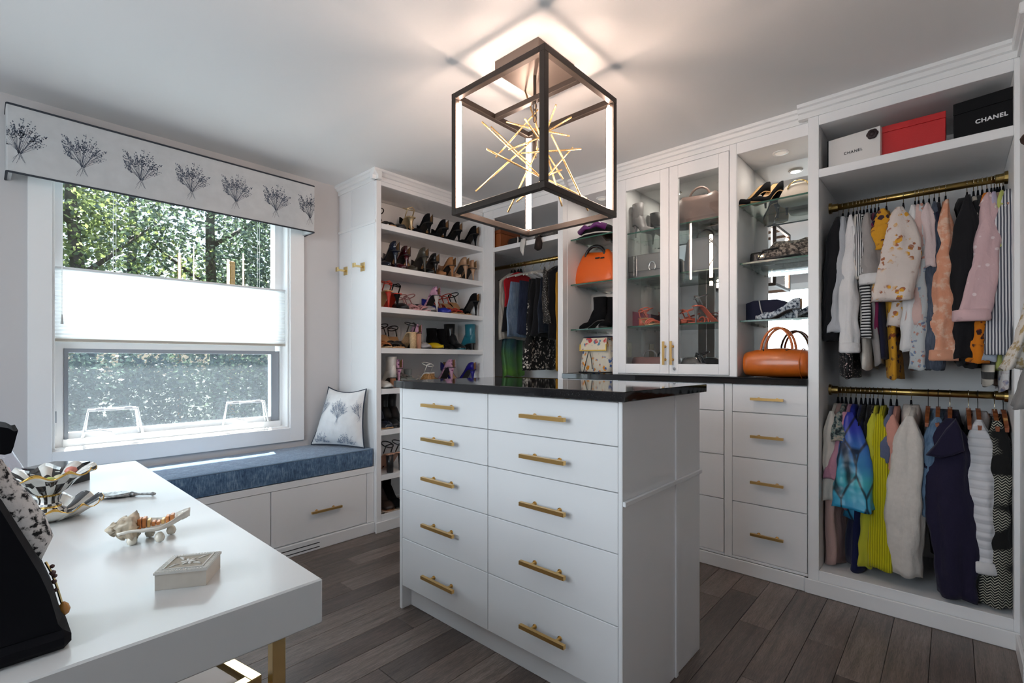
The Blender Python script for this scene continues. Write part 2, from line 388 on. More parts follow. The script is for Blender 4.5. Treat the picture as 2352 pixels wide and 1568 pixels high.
structure('wall_side', MB().box(-1.62, 3.4, -0.95, -0.85, 0, CEIL), M_WALL)
RY0, RY1, RZ0, RZ1 = 0.40, 2.10, 0.92, 2.18  # opening of the added rear window, made to hold the fill lamp
structure('wall_rear', MB().box(-1.72, -1.62, -0.95, RY0, 0, CEIL).box(-1.72, -1.62, RY1, 3.5, 0, CEIL)
          .box(-1.72, -1.62, RY0, RY1, 0, RZ0).box(-1.72, -1.62, RY0, RY1, RZ1, CEIL), M_WALL)
m = MB()
for a, b_, c, d in ((RY0 - 0.09, RY0, RZ0 - 0.09, RZ1 + 0.09), (RY1, RY1 + 0.09, RZ0 - 0.09, RZ1 + 0.09), (RY0, RY1, RZ0 - 0.09, RZ0), (RY0, RY1, RZ1, RZ1 + 0.09), (1.235, 1.265, RZ0, RZ1)):
    m.box(-1.62, -1.60, a, b_, c, d)
structure('added_fill_window', m, M_TRIM)  # frame of the added window, out of view, around the fill lamp

# ------------------------------------------------------------------ crown mouldings and baseboards
def crown_y(name, xf, y0, y1):               # on faces that look along -X
    p = [(xf + 0.02, 2.372), (xf - 0.008, 2.372), (xf - 0.008, 2.398), (xf - 0.018, 2.402), (xf - 0.026, 2.418), (xf - 0.036, 2.424), (xf - 0.036, 2.4399), (xf + 0.02, 2.4399)]
    structure(name, MB().loft([[(q[0], y0, q[1]) for q in p], [(q[0], y1, q[1]) for q in p]]), M_TRIM)
def crown_x(name, yf, x0, x1):
    p = [(yf + 0.02, 2.372), (yf - 0.008, 2.372), (yf - 0.008, 2.398), (yf - 0.018, 2.402), (yf - 0.026, 2.418), (yf - 0.036, 2.424), (yf - 0.036, 2.4399), (yf + 0.02, 2.4399)]
    structure(name, MB().loft([[(x0, q[0], q[1]) for q in p], [(x1, q[0], q[1]) for q in p]]), M_TRIM)
XF, XD = 2.80, 2.85                          # cabinet face, set-back display face
YT = 2.86                                    # face of the shoe tower
crown_y('trim_1', XF, -0.20, 0.575)
crown_y('trim_2', XD, 0.533, 2.05)
crown_y('trim_3', XF, 2.02, YT)
crown_x('trim_4', YT, 1.765, XF)
crown_y('trim_5', 1.80, YT - 0.035, WY)
structure('trim_9', MB().box(2.50, 2.795, -0.203, -0.180, 2.398, 2.4399, 0.004).box(2.50, 2.792, -0.203, -0.195, 2.372, 2.398), M_TRIM)
structure('baseboard_side', MB().box(2.50, 2.775, -0.203, -0.190, 0, 0.072, 0.003), M_TRIM)
def base_y(name, xf, y0, y1, h=0.072):
    structure(name, MB().box(xf - 0.013, xf, y0, y1, 0, h, 0.003), M_TRIM)
def base_x(name, yf, x0, x1, h=0.072):
    structure(name, MB().box(x0, x1, yf - 0.013, yf, 0, h, 0.003), M_TRIM)
base_y('baseboard_wardrobe', XF - 0.008, -0.215, 0.545)
base_y('baseboard_drawers', XF, 0.546, 2.86)
base_x('baseboard_shoe_tower', YT - 0.004, 1.787, XF)

# ================================================================== double-hung wardrobe (two brass rods)
wa = Unit('wardrobe', 'white open double-hung wardrobe with two brass rods beside the display shelves', 'wardrobe', (XF, 0.16, 0))
wa.box('side_panel', XF, 3.385, 0.486, 0.533, 0.0, 2.375)
wa.box('side_panel', XF, 3.385, -0.215, -0.187, 0.0, 2.375)
wa.box('back_panel', 3.372, 3.385, -0.187, 0.486, 0.118, 2.325)
wa.box('bottom_panel', XF, 3.372, -0.187, 0.486, 0.066, 0.118)
wa.box('shelf', XF, 3.372, -0.187, 0.486, 2.065, 2.106)
wa.box('top_panel', XF, 3.372, -0.187, 0.486, 2.325, 2.375)
ROD_X, ROD_R = 3.08, 0.0165
def rod(u, z, y0, y1):
    c = u.mb('rod', MB().tube([(ROD_X, y0, z), (ROD_X, y1, z)], ROD_R, 16), M_ROD, smooth=True)
    for yy, s in ((y0, 1), (y1, -1)):
        u.mb('flange', MB().tube([(ROD_X, yy, z), (ROD_X, yy + s * 0.012, z), (ROD_X, yy + s * 0.0125, z), (ROD_X, yy + s * 0.04, z)], [0.029, 0.027, 0.0205, 0.0205], 20), M_ROD, parent=c)
    return c
RZU, RZL = 1.974, 1.002
rod(wa, RZU, -0.187, 0.486); rod(wa, RZL, -0.187, 0.486)

# side wardrobe along the wall next to the camera: only its end panel and a few sleeves show
sw = Unit('side_wardrobe', 'white end panel of the open wardrobe at the edge of the view, sleeves poking out', 'wardrobe', (1.6, -0.20, 0))
sw.box('end_panel', 2.50, 2.798, -0.845, -0.203, 0.0, 2.438)
sw.box('end_panel', 0.90, 0.93, -0.845, -0.203, 0.0, 2.438)
sw.box('top_panel', 0.93, 2.50, -0.845, -0.203, 2.33, 2.438)
sw.box('shelf', 0.93, 2.50, -0.845, -0.203, 2.06, 2.10)
sw.box('bottom_panel', 0.93, 2.50, -0.845, -0.203, 0.0, 0.118)
sr = sw.mb('rod', MB().tube([(0.93, -0.50, 1.90), (2.50, -0.50, 1.90)], ROD_R, 12), M_ROD, smooth=True)
sw.mb('rod', MB().tube([(0.93, -0.50, 1.0), (2.50, -0.50, 1.0)], ROD_R, 12), M_ROD, smooth=True)

# ================================================================== display bays, glass-door cabinet, drawer bases, worktop
ZS = (2.030, 1.706, 1.383)
def glass_shelves(u, y0, y1, zs=ZS, x0=2.886):
    for z in zs:
        s = u.box('glass_shelf', x0, 3.158, y0 + 0.003, y1 - 0.003, z - 0.009, z, M_SHELFGLASS, 0.0)
        u.box('polished_edge', x0 - 0.0012, x0, y0 + 0.003, y1 - 0.003, z - 0.009, z, M_GLASSEDGE, 0.0, parent=s)
        for xx in (2.95, 3.10):
            for yy, sg in ((y0, 1), (y1, -1)):
                u.mb('shelf_pin', MB().tube([(xx, yy, z - 0.013), (xx, yy + sg * 0.012, z - 0.013)], 0.004, 8), M_CHROME, parent=s)
def m_puck():
    m, N, L, b = newmat('puck_lens'); setp(b, Base_Color=(0.6, 0.58, 0.55), Roughness=0.4); b.inputs['Emission Color'].default_value = (1.0, 0.90, 0.78, 1); b.inputs['Emission Strength'].default_value = 0.3; return m
M_PUCK = m_puck()
def puck(u, x, y, z):
    p = u.mb('puck_light', MB().lathe([(0.040, 0.0), (0.040, -0.004), (0.030, -0.006), (0.030, 0.0)], 28, (x, y, z)), M_TRIM, smooth=False)
    d = bpy.data.lights.new('puck_lamp', 'AREA'); d.shape = 'DISK'; d.size = 0.05; d.energy = 0.65; d.color = (1.0, 0.90, 0.80)
    o = bpy.data.objects.new('puck_lamp', d); COL.objects.link(o); o.parent = u.e; o.location = (x - u.b[0], y - u.b[1], z - 0.008 - u.b[2])
    u.mb('lens', MB().lathe([(0.0001, -0.003), (0.0285, -0.003), (0.0285, -0.001)], 24, (x, y, z)), M_PUCK, parent=p)
d1 = Unit('display_shelves', 'open mirrored display bay with glass shelves holding the floral backpack', 'shelves', (XD, 1.86, 1.067))
d1.box('side_panel', XD, 3.17, 2.045, 2.0485, 1.067, 2.31)
d1.box('top_panel', XD, 3.17, 1.677, 2.0485, 2.31, 2.375)
d1.box('mirror_back', 3.162, 3.17, 1.680, 2.045, 1.067, 2.31, M_MIRROR, 0.0)
glass_shelves(d1, 1.677, 2.045); puck(d1, 2.98, 1.84, 2.31)
d2 = Unit('display_shelves', 'open mirrored display bay with glass shelves above the orange leather duffel bag', 'shelves', (XD, 0.71, 1.067))
d2.box('side_panel', XD, 3.17, 0.5332, 0.536, 1.067, 2.31)
d2.box('side_panel', XD, 3.17, 0.886, 0.889, 1.067, 2.31)
d2.box('top_panel', XD, 3.17, 0.5332, 0.889, 2.31, 2.375)
d2.box('mirror_back', 3.162, 3.17, 0.536, 0.886, 1.067, 2.31, M_MIRROR, 0.0)
glass_shelves(d2, 0.536, 0.886); puck(d2, 2.99, 0.70, 2.31)

gc = Unit('glass_door_cabinet', 'white display cabinet with two tall glass doors and slim brass handles', 'cabinet', (XD, 1.28, 1.067))
gc.box('stile', XD, 3.17, 1.634, 1.677, 1.067, 2.375)
gc.box('stile', XD, 3.17, 0.889, 0.928, 1.067, 2.375)
gc.box('top_panel', XD, 3.17, 0.928, 1.634, 2.345, 2.375)
gc.box('bottom_rail', XD + 0.002, XD + 0.03, 0.928, 1.634, 1.0675, 1.073)
gc.box('mirror_back', 3.162, 3.17, 0.93, 1.632, 1.068, 2.345, M_MIRROR, 0.0)
glass_shelves(gc, 0.928, 1.634, (2.0, 1.70, 1.385), x0=2.90); puck(gc, 2.99, 1.12, 2.345); puck(gc, 2.99, 1.45, 2.345)
def glass_door(y0, y1, hy, z0=1.075, z1=2.341):
    f = 0.056
    m = MB().box(XD - 0.004, XD + 0.018, y0, y0 + f, z0, z1, 0.0015).box(XD - 0.004, XD + 0.018, y1 - f, y1, z0, z1, 0.0015)
    m.box(XD - 0.004, XD + 0.018, y0 + f, y1 - f, z0, z0 + 0.062, 0.0015).box(XD - 0.004, XD + 0.018, y0 + f, y1 - f, z1 - 0.078, z1, 0.0015)
    d = gc.mb('glass_door', m, M_WHITE)
    gc.box('glass_pane', XD + 0.006, XD + 0.010, y0 + f - 0.002, y1 - f + 0.002, z0 + 0.06, z1 - 0.076, M_DOORGLASS, 0.0, parent=d)
    bar_handle(gc, d, (XD - 0.004, hy, 1.132), (XD - 0.004, hy, 1.275), (-1, 0, 0), r=0.0055)
    return d
ga = glass_door(1.2835, 1.632, 1.305)
gb = glass_door(0.930, 1.2805, 1.257)
gc.mb('lock', MB().tube([(XD - 0.004, 1.246, 1.108), (XD - 0.010, 1.246, 1.108), (XD - 0.0101, 1.246, 1.108), (XD - 0.013, 1.246, 1.108)], [0.009, 0.009, 0.005, 0.005], 16), M_CHROME, parent=gb)
gc.box('switch_plate', 2.96, 3.03, 1.6315, 1.634, 1.18, 1.28, plain('brass_plate', (0.45, 0.38, 0.27), 0.35, 0.7), 0.001)

DZ = (0.086, 0.386, 0.632, 0.877, 1.030)
def drawer_base(label, y0, y1, hw):
    u = Unit('drawer_cabinet', label, 'cabinet', (XF, (y0 + y1) / 2, 0), group='drawer cabinets under the black worktop')
    u.box('carcass', XF + 0.016, 3.38, y0, y1, 0.075, 1.032, M_WHITE)
    u.box('stile', XF, XF + 0.016, y1 - 0.0005, y1 + 0.041, 0.0722, 1.032, M_WHITE)
    u.box('bottom_rail', XF, XF + 0.016, y0 - 0.001, y1, 0.0722, 0.0855, M_WHITE)
    for i in range(4):
        d = u.box('drawer', XF - 0.001, XF + 0.0155, y0 + 0.002, y1 - 0.0025, DZ[i] + 0.002, DZ[i + 1] - 0.002, M_WHITE, 0.0015)
        zc = (0.233, 0.510, 0.754, 0.954)[i]; yc = (y0 + y1) / 2
        bar_handle(u, d, (XF - 0.001, yc + hw, zc), (XF - 0.001, yc - hw, zc), (-1, 0, 0))
drawer_base('white four-drawer base cabinet under the orange duffel bag', 0.535, 0.897, 0.079)
drawer_base('white drawer base cabinet below the glass doors, mostly behind the island', 0.940, 1.605, 0.10)
drawer_base('white drawer base cabinet below the floral backpack, hidden behind the island', 1.648, 2.006, 0.079)
wt = MB().box(XF - 0.016, 3.17, 0.534, 2.0475, 1.0325, 1.0668, 0.0015).build('worktop', M_STONE)
tag(wt, 'polished black stone worktop running along under the display shelves', 'worktop')

# ================================================================== corner hanging closet
cc = Unit('corner_closet', 'white corner hanging closet with denim skirt and black clothes on white hangers', 'wardrobe', (XF, 2.42, 0))
cc.box('side_panel', XF, 3.385, 2.0495, 2.095, 0.0, 2.375)
cc.box('stile', XF, XF + 0.02, 2.742, YT - 0.002, 0.0, 2.375)
cc.box('back_panel', 3.372, 3.385, 2.095, 3.35, 0.0, 2.30)
cc.box('shelf', XF, 3.372, 2.095, 2.742, 2.032, 2.068)
cc.box('shelf_extension', XF + 0.02, 3.372, 2.742, 3.35, 2.032, 2.068)
cc.box('top_panel', XF, 3.372, 2.095, 2.742, 2.305, 2.375)
cc.box('top_extension', XF + 0.02, 3.372, 2.742, 3.35, 2.305, 2.34)
cc.box('bottom_panel', XF, 3.372, 2.095, 2.742, 0.066, 0.118)
c1 = cc.mb('rod', MB().tube([(ROD_X, 2.095, 1.968), (ROD_X, 3.35, 1.968)], ROD_R, 16), M_ROD, smooth=True)
cc.mb('rod', MB().tube([(ROD_X, 2.095, 1.0), (ROD_X, 3.35, 1.0)], ROD_R, 16), M_ROD, smooth=True)

# ================================================================== shoe tower
st = Unit('shoe_tower', 'tall white shoe tower with seven shelves full of shoes beside the window seat', 'shelves', (2.3, YT, 0))
IX0, IX1, IYB = 1.838, 2.80, 3.17
st.box('stile', 1.80, IX0, YT, YT + 0.022, 0.0, 2.375)
st.box('side_panel', 1.80, 1.822, YT + 0.022, 3.185, 0.0, 2.375)
st.box('side_panel', 1.80, 1.822, 3.188, WY - 0.001, 0.0, 2.375)
st.box('side_liner', 1.824, IX0, YT + 0.022, IYB, 0.06, 2.345)
st.box('back_panel', IX0, IX1, IYB, IYB + 0.012, 0.06, 2.345)
st.box('side_liner', IX1, IX1 + 0.018, YT, IYB + 0.012, 0.06, 2.345)
st.box('header', IX0, IX1, YT, IYB, 2.345, 2.375)
st.box('bottom_panel', IX0, IX1, YT, IYB, 0.060, 0.114)
SHZ = (2.089, 1.807, 1.523, 1.244, 0.965, 0.685, 0.379, 0.114)
for z in SHZ[:-1]:
    st.box('shelf', IX0, IX1, YT + 0.001, IYB, z - 0.037, z)
st.box('panel_moulding', 1.792, 1.80, YT + 0.004, WY - 0.001, 2.086, 2.106)
M_HOOK = plain('satin_gold_hook', (0.70, 0.54, 0.25), 0.25, 1.0)
def coat_hook(label, y, z):
    b = (1.80, y, z); u = Unit('coat_hook', label, 'hook', b, 'coat hooks on the side of the shoe tower')
    u.box('back_plate', 1.7955, 1.7999, y - 0.026, y + 0.026, z - 0.030, z + 0.030, M_HOOK, 0.001)
    u.box('arm', 1.735, 1.7955, y - 0.007, y + 0.007, z - 0.007, z + 0.007, M_HOOK, 0.001)
    u.box('knob', 1.727, 1.737, y - 0.016, y + 0.016, z - 0.012, z + 0.018, M_HOOK, 0.001)
coat_hook('square brass coat hook on the narrow board next to the wall', 3.262, 1.808)
coat_hook('square brass coat hook on the wide board next to the shoe shelves', 3.030, 1.808)

# ================================================================== window seat
ws = Unit('window_seat', 'white built-in window bench with drawers below the blue cushion', 'bench', (0.9, 2.89, 0))
BY = 2.89
ws.box('carcass', -0.60, 1.799, BY + 0.014, WY - 0.002, 0.02, 0.405)
ws.box('seat_board', -0.60, 1.799, BY - 0.004, WY - 0.002, 0.405, 0.444)
ws.box('stile', 1.747, 1.799, BY, BY + 0.014, 0.072, 0.405)
for a, b_ in ((1.1325, 1.744), (0.518, 1.1285), (-0.10, 0.514)):
    d = ws.box('drawer', a, b_, BY, BY + 0.0135, 0.077, 0.403, M_WHITE, 0.0015)
    xc = (a + b_) / 2 + (0.016 if a > 1 else 0)
    bar_handle(ws, d, (xc - 0.098, BY, 0.236), (xc + 0.098, BY, 0.236), (0, -1, 0))
ws.box('plinth', -0.60, 1.799, BY - 0.012, BY + 0.014, 0.0, 0.070)
for z in (0.0415, 0.0165):
    ws.box('vent_slot', 0.98, 1.414, BY - 0.0125, BY - 0.0119, z - 0.0028, z + 0.0028, M_DARKGAP, 0.0)

def m_cushion():
    m, N, L, b = newmat('blue_chenille_fabric')
    co = objco(N)
    n = noise_n(N, L, 60, 3, mapn(N, L, co, (2.2, 2.2, 0.5)), 0.7); n2 = noise_n(N, L, 22, 3, mapn(N, L, co, (1.0, 2.5, 1.0)), 0.6)
    ad = N.new('ShaderNodeMath'); ad.operation = 'MULTIPLY_ADD'; ad.inputs[1].default_value = 0.6; L.new(n.outputs[0], ad.inputs[0])
    h = N.new('ShaderNodeMath'); h.operation = 'MULTIPLY'; h.inputs[1].default_value = 0.4; L.new(n2.outputs[0], h.inputs[0]); L.new(h.outputs[0], ad.inputs[2])
    r = ramp_n(N, L, ad.outputs[0], [(0.36, (0.026, 0.060, 0.125)), (0.52, (0.080, 0.155, 0.26)), (0.68, (0.22, 0.32, 0.44))]); L.new(r.outputs[0], b.inputs['Base Color'])
    setp(b, Roughness=0.85); b.inputs['Sheen Weight'].default_value = 0.35; b.inputs['Specular IOR Level'].default_value = 0.25
    bump_n(N, L, b, n.outputs[0], 0.5, 0.003); return m
M_CUSH = m_cushion()
def rounded_slab(x0, x1, y0, y1, z0, z1, r, crown=0.0, nx=24, ny=8):
    bm = bmesh.new(); bmesh.ops.create_cube(bm, size=1.0)
    for v in bm.verts: v.co = ((x0 + x1) / 2 + v.co.x * (x1 - x0), (y0 + y1) / 2 + v.co.y * (y1 - y0), (z0 + z1) / 2 + v.co.z * (z1 - z0))
    bmesh.ops.bevel(bm, geom=bm.edges[:], offset=r, segments=4, profile=0.5, affect='EDGES')
    bm.verts.index_update(); out = MB().add([v.co.copy() for v in bm.verts], [[v.index for v in f.verts] for f in bm.faces]); bm.free(); return out
cu = thing('seat_cushion', 'long denim-blue upholstered bench cushion with piped edges under the window', 'cushion', (0.6, 3.11, 0.445))
rounded_slab(-0.58, 1.793, 2.884, 3.352, 0.446, 0.566, 0.014).build('cushion_body', M_CUSH, cu, True, base=(0.6, 3.11, 0.445))
M_PIPE = plain('blue_piping', (0.16, 0.24, 0.34), 0.8)
for z in (0.562, 0.452):
    MB().tube([(-0.57, 2.887, z), (1.782, 2.887, z), (1.789, 2.893, z), (1.789, 3.34, z)], 0.004, 8).build('piping', M_PIPE if z > 0.5 else M_CUSH, cu, True, base=(0.6, 3.11, 0.445))

# printed lavender bunches (flat print), laid on the cloth they belong to
def bouquet_quads(seed, flip=1):
    rr = random.Random(seed); quads = []
    def line(p, q, w):
        d = Vector(q) - Vector(p); n = Vector((-d.y, d.x)); n = n.normalized() * w / 2 if n.length > 0 else Vector((0, w))
        quads.append([Vector(p) + n, Vector(q) + n, Vector(q) - n, Vector(p) - n])
    def dab(c, a, l, w):
        d = Vector((math.cos(a), math.sin(a))) * l / 2; n = Vector((-d.y, d.x)).normalized() * w / 2; c = Vector(c)
        quads.append([c - d, c - d * 0.2 + n, c + d, c - d * 0.2 - n])
    for i in range(30):
        a = PI / 2 + (i / 29 - 0.5) * 2.05 + rr.uniform(-0.05, 0.05); ln = rr.uniform(0.60, 0.98) * (1 - 0.12 * abs(i / 29 - 0.5) * 2)
        ox = rr.uniform(-0.03, 0.03); p0 = (ox, 0.0)
        tip = Vector((ox + math.cos(a) * ln * 0.62, math.sin(a) * ln * 0.80))
        line(p0, tip * 0.8, 0.0045)
        for k in range(rr.randint(9, 14)):
            t = 0.58 + 0.45 * k / 13; c = Vector((ox, 0)).lerp(tip, t) + Vector((rr.uniform(-0.03, 0.03), rr.uniform(-0.03, 0.03)))
            dab(c, a + rr.uniform(-0.9, 0.9), rr.uniform(0.022, 0.05), rr.uniform(0.012, 0.026))
    for i in range(7):
        a = -PI / 2 + rr.uniform(-0.45, 0.45); line((rr.uniform(-0.02, 0.02), 0), (math.cos(a) * 0.26, math.sin(a) * rr.uniform(0.12, 0.26)), 0.004)
    return quads
M_PRINT = plain('slate_blue_print', (0.095, 0.115, 0.155), 0.9)
M_PRINT2 = plain('pale_slate_print', (0.22, 0.26, 0.33), 0.9)

# ------------------------------------------------------------------ patterned pillow in the corner of the seat
M_PILLOW = fabric('pillow_linen', 'plain', (0.74, 0.74, 0.735), scale=2, wrinkle=0.15)
pc = [Vector((1.560, 3.300, 0.575)), Vector((1.742, 2.915, 0.572)), Vector((1.775, 2.945, 0.965)), Vector((1.700, 3.325, 0.968))]  # far low, near low, near high, far high
def pillow_pt(s, t, side):
    p = pc[0].lerp(pc[1], s).lerp(pc[3].lerp(pc[2], s), t)
    nrm = (pc[1] - pc[0]).cross(pc[3] - pc[0]).normalized()
    if nrm.x > 0: nrm = -nrm
    e = max(0.0, 16 * s * (1 - s) * t * (1 - t)) ** 0.55
    pinch = 0.035 * (4 * s * (1 - s)) * (1 if t > 0.5 else -0.3) * abs(2 * t - 1) ** 2
    p = p + (pc[0] - pc[3]).normalized() * pinch
    p = p + (pc[1] - pc[0]).normalized() * (0.02 * 4 * t * (1 - t) * (1 - 2 * s) * abs(2 * s - 1))
    return p + nrm * ((0.075 if side > 0 else -0.022) * e)
pw = thing('throw_pillow', 'pale throw pillow printed with blue lavender bunches and dark piping', 'pillow', tuple(pc[1]))
nn = 18; V = []; Fc = []
for side in (1, -1):
    k0 = len(V)
    for i in range(nn + 1):
        for j in range(nn + 1): V.append(pillow_pt(i / nn, j / nn, side))
    for i in range(nn):
        for j in range(nn):
            q = (k0 + i * (nn + 1) + j, k0 + (i + 1) * (nn + 1) + j, k0 + (i + 1) * (nn + 1) + j + 1, k0 + i * (nn + 1) + j + 1); Fc.append(q)
MB().add(V, Fc).build('pillow_cover', M_PILLOW, pw, True, base=tuple(pc[1]))
edge = [pillow_pt(i / nn, 0, 1) for i in range(nn)] + [pillow_pt(1, i / nn, 1) for i in range(nn)] + [pillow_pt(1 - i / nn, 1, 1) for i in range(nn)] + [pillow_pt(0, 1 - i / nn, 1) for i in range(nn + 1)]
MB().tube(edge, 0.0045, 8).build('piping', plain('navy_piping', (0.03, 0.04, 0.06), 0.8), pw, True, base=tuple(pc[1]))
for cs, ct, sc, sd in ((0.55, 0.44, 0.48, 3), (0.10, 0.50, 0.44, 4), (0.97, 0.50, 0.40, 5), (0.22, -0.10, 0.42, 6), (0.70, -0.10, 0.42, 7)):
    m = MB()
    for q in bouquet_quads(sd):
        pts = [(cs + p.x * sc * 1.05, ct + p.y * sc) for p in q]
        if all(0.03 < a < 0.985 and 0.02 < b < 0.97 for a, b in pts):
            nrm = Vector((-0.9, -0.35, 0.25)).normalized() * 0.0035
            m.add([pillow_pt(a, b, 1) + nrm for a, b in pts], [(0, 1, 2, 3)])
    if m.f: m.build('printed_bouquet', M_PRINT2, pw, base=tuple(pc[1]))
# ================================================================== window, casing, shade, valance
structure('trim_6', MB().box(0.165, WX0, WY - 0.02, WY, 0.606, 2.30, 0.002), M_TRIM)
structure('trim_7', MB().box(WX1, 1.530, WY - 0.02, WY, 0.606, 2.30, 0.002), M_TRIM)
structure('trim_8', MB().box(WX0, WX1, WY - 0.02, WY, 0.606, WZ0, 0.002), M_TRIM)
w1 = Unit('window_1', 'white vinyl window with a fixed upper pane and an awning lower sash', 'window', (0.84, WY, 0.7), kind='structure')
del w1.e['category']
Y0, Y1 = WY, 3.52
w1.box('jamb', WX0, WX0 + 0.012, Y0, Y1, WZ0, WZ1, M_TRIM); w1.box('jamb', WX1 - 0.012, WX1, Y0, Y1, WZ0, WZ1, M_TRIM)
w1.box('sill', WX0, WX1, Y0 - 0.002, Y1, WZ0 - 0.004, WZ0 + 0.010, M_TRIM)
fr = MB().box(WX0 + 0.012, 0.300, 3.44, 3.515, 0.708, WZ1).box(1.372, WX1 - 0.012, 3.44, 3.515, 1.262, WZ1).box(1.405, WX1 - 0.012, 3.44, 3.515, 0.708, 1.262)
fr.box(0.300, 1.372, 3.44, 3.515, 1.222, 1.262).box(0.300, 1.405, 3.43, 3.515, 0.708, 0.745).box(0.300, 1.372, 3.44, 3.515, 2.16, WZ1)
w1.mb('frame', fr, M_VINYL)
w1.box('upper_pane', 0.300, 1.372, 3.485, 3.489, 1.262, 2.16, M_PANE, 0.0)
sash = w1.mb('lower_sash', MB().box(0.300, 0.322, 3.455, 3.51, 0.745, 1.222).box(1.352, 1.405, 3.455, 3.51, 0.745, 1.222).box(0.322, 1.352, 3.455, 3.51, 0.745, 0.775).box(0.322, 1.352, 3.455, 3.51, 1.200, 1.222), M_VINYL)
w1.mb('screen_frame', MB().box(0.306, 0.322, 3.447, 3.455, 0.745, 1.222).box(1.35, 1.40, 3.447, 3.455, 0.748, 1.222).box(0.322, 1.35, 3.447, 3.455, 1.200, 1.222), M_GREYV, parent=sash)
w1.box('lower_pane', 0.322, 1.352, 3.503, 3.506, 0.775, 1.200, M_PANE, 0.0, parent=sash)
w1.mb('insect_screen', MB().add([(0.322, 3.493, 0.775), (1.352, 3.493, 0.775), (1.352, 3.493, 1.2), (0.322, 3.493, 1.2)], [(0, 1, 2, 3)]), M_SCREEN, parent=sash)
M_WPLAST = plain('white_plastic', (0.85, 0.86, 0.87), 0.35)
for k, (ua, ub, va, vb) in enumerate(((190, 328, 1000, 944), (513, 617, 962, 927))):
    a, b_ = pY(ua, va, 3.43), pY(ub, va, 3.43); zt = pY(ua, vb, 3.43).z; zb = 0.747; dx = (b_.x - a.x)
    m = MB().tube([(a.x, 3.438, zb), (a.x + dx * 0.09, 3.438, zt), (b_.x - dx * 0.09, 3.438, zt), (b_.x, 3.438, zb)], 0.0092, 8, flat=0.7)
    m.tube([(a.x + dx * 0.03, 3.452, zb), (a.x + dx * 0.10, 3.452, zt + 0.004), (b_.x - dx * 0.12, 3.452, zt + 0.004), (b_.x - dx * 0.05, 3.452, zb)], 0.006, 8)
    op = w1.mb('operator_bracket', m, M_WPLAST, smooth=True)
    cx = a.x + dx * 0.35
    w1.mb('crank_lever', MB().tube([(a.x + dx * 0.02, 3.43, zb + 0.03), (cx - 0.02, 3.425, zb + 0.035), (cx + 0.025, 3.42, zb + 0.02), (cx + 0.04, 3.418, zb - 0.01)], [0.005, 0.007, 0.009, 0.006], 8), M_WPLAST, parent=op, smooth=True)
    w1.mb('bracket_clip', MB().box(a.x + dx * 0.2, a.x + dx * 0.34, 3.43, 3.445, zt + 0.003, zt + 0.011).box(b_.x - dx * 0.32, b_.x - dx * 0.18, 3.43, 3.445, zt + 0.003, zt + 0.011), M_WPLAST, parent=op)
w1.box('sticker', 0.2705, 0.276, 3.4385, 3.4395, 0.835, 0.895, M_GREYV, 0.0)
w1.box('sticker', 0.2705, 0.276, 3.4385, 3.4395, 0.768, 0.830, plain('white_label', (0.75, 0.76, 0.77), 0.5), 0.0)

def m_shade():
    m, N, L, b = newmat('translucent_pleated_shade'); N.remove(b)
    d = N.new('ShaderNodeBsdfDiffuse'); d.inputs[0].default_value = (0.86, 0.87, 0.87, 1)
    t = N.new('ShaderNodeBsdfTranslucent'); t.inputs[0].default_value = (0.90, 0.91, 0.90, 1)
    x = N.new('ShaderNodeMixShader'); x.inputs[0].default_value = 0.62; L.new(d.outputs[0], x.inputs[1]); L.new(t.outputs[0], x.inputs[2])
    L.new(x.outputs[0], N['Material Output'].inputs[0]); return m
sh = Unit('cellular_shade', 'white pleated cellular shade across the middle of the window', 'blind', (0.847, 3.40, 1.255))
SX0, SX1, SZ0, SZ1, SY = 0.267, 1.427, 1.272, 1.630, 3.402
nz = 36; V = []; Fc = []
for i in range(nz + 1):
    z = SZ0 + (SZ1 - SZ0) * i / nz; yy = SY + (0.005 if i % 2 else -0.005)
    V += [(SX0, yy, z), (SX1, yy, z)]
for i in range(nz): Fc.append((2 * i, 2 * i + 1, 2 * i + 3, 2 * i + 2))
MSH = m_shade()
sh.mb('pleated_fabric', MB().add(V, Fc), MSH)
sh.box('bottom_rail', SX0, SX1, SY - 0.011, SY + 0.011, SZ0 - 0.016, SZ0, plain('tan_rail', (0.50, 0.46, 0.40), 0.5))
sh.box('top_rail', SX0, SX1, SY - 0.011, SY + 0.011, SZ1, SZ1 + 0.013, plain('white_rail', (0.75, 0.77, 0.78), 0.4))
sh.box('head_rail', SX0, SX1, SY - 0.02, SY + 0.02, 2.17, 2.205, M_WPLAST)
M_CORD = plain('white_cord', (0.85, 0.86, 0.86), 0.7)
for x in (0.50, 0.512, 1.245, 1.258):
    sh.mb('lift_cord', MB().tube([(x, SY, SZ1 + 0.01), (x, SY, 2.175)], 0.0012, 6), M_CORD)
M_TASSEL = plain('grey_tassel', (0.42, 0.43, 0.43), 0.5)
for x, zt in ((0.292, 1.345), (1.428, 1.345)):
    c = sh.mb('pull_cord', MB().tube([(x, SY - 0.022, 2.17), (x, SY - 0.022, zt + 0.04)], 0.001, 6), M_CORD)
    sh.mb('tassel', MB().tube([(x, SY - 0.022, zt + 0.05), (x, SY - 0.022, zt)], [0.002, 0.0062], 10), M_TASSEL, parent=c)

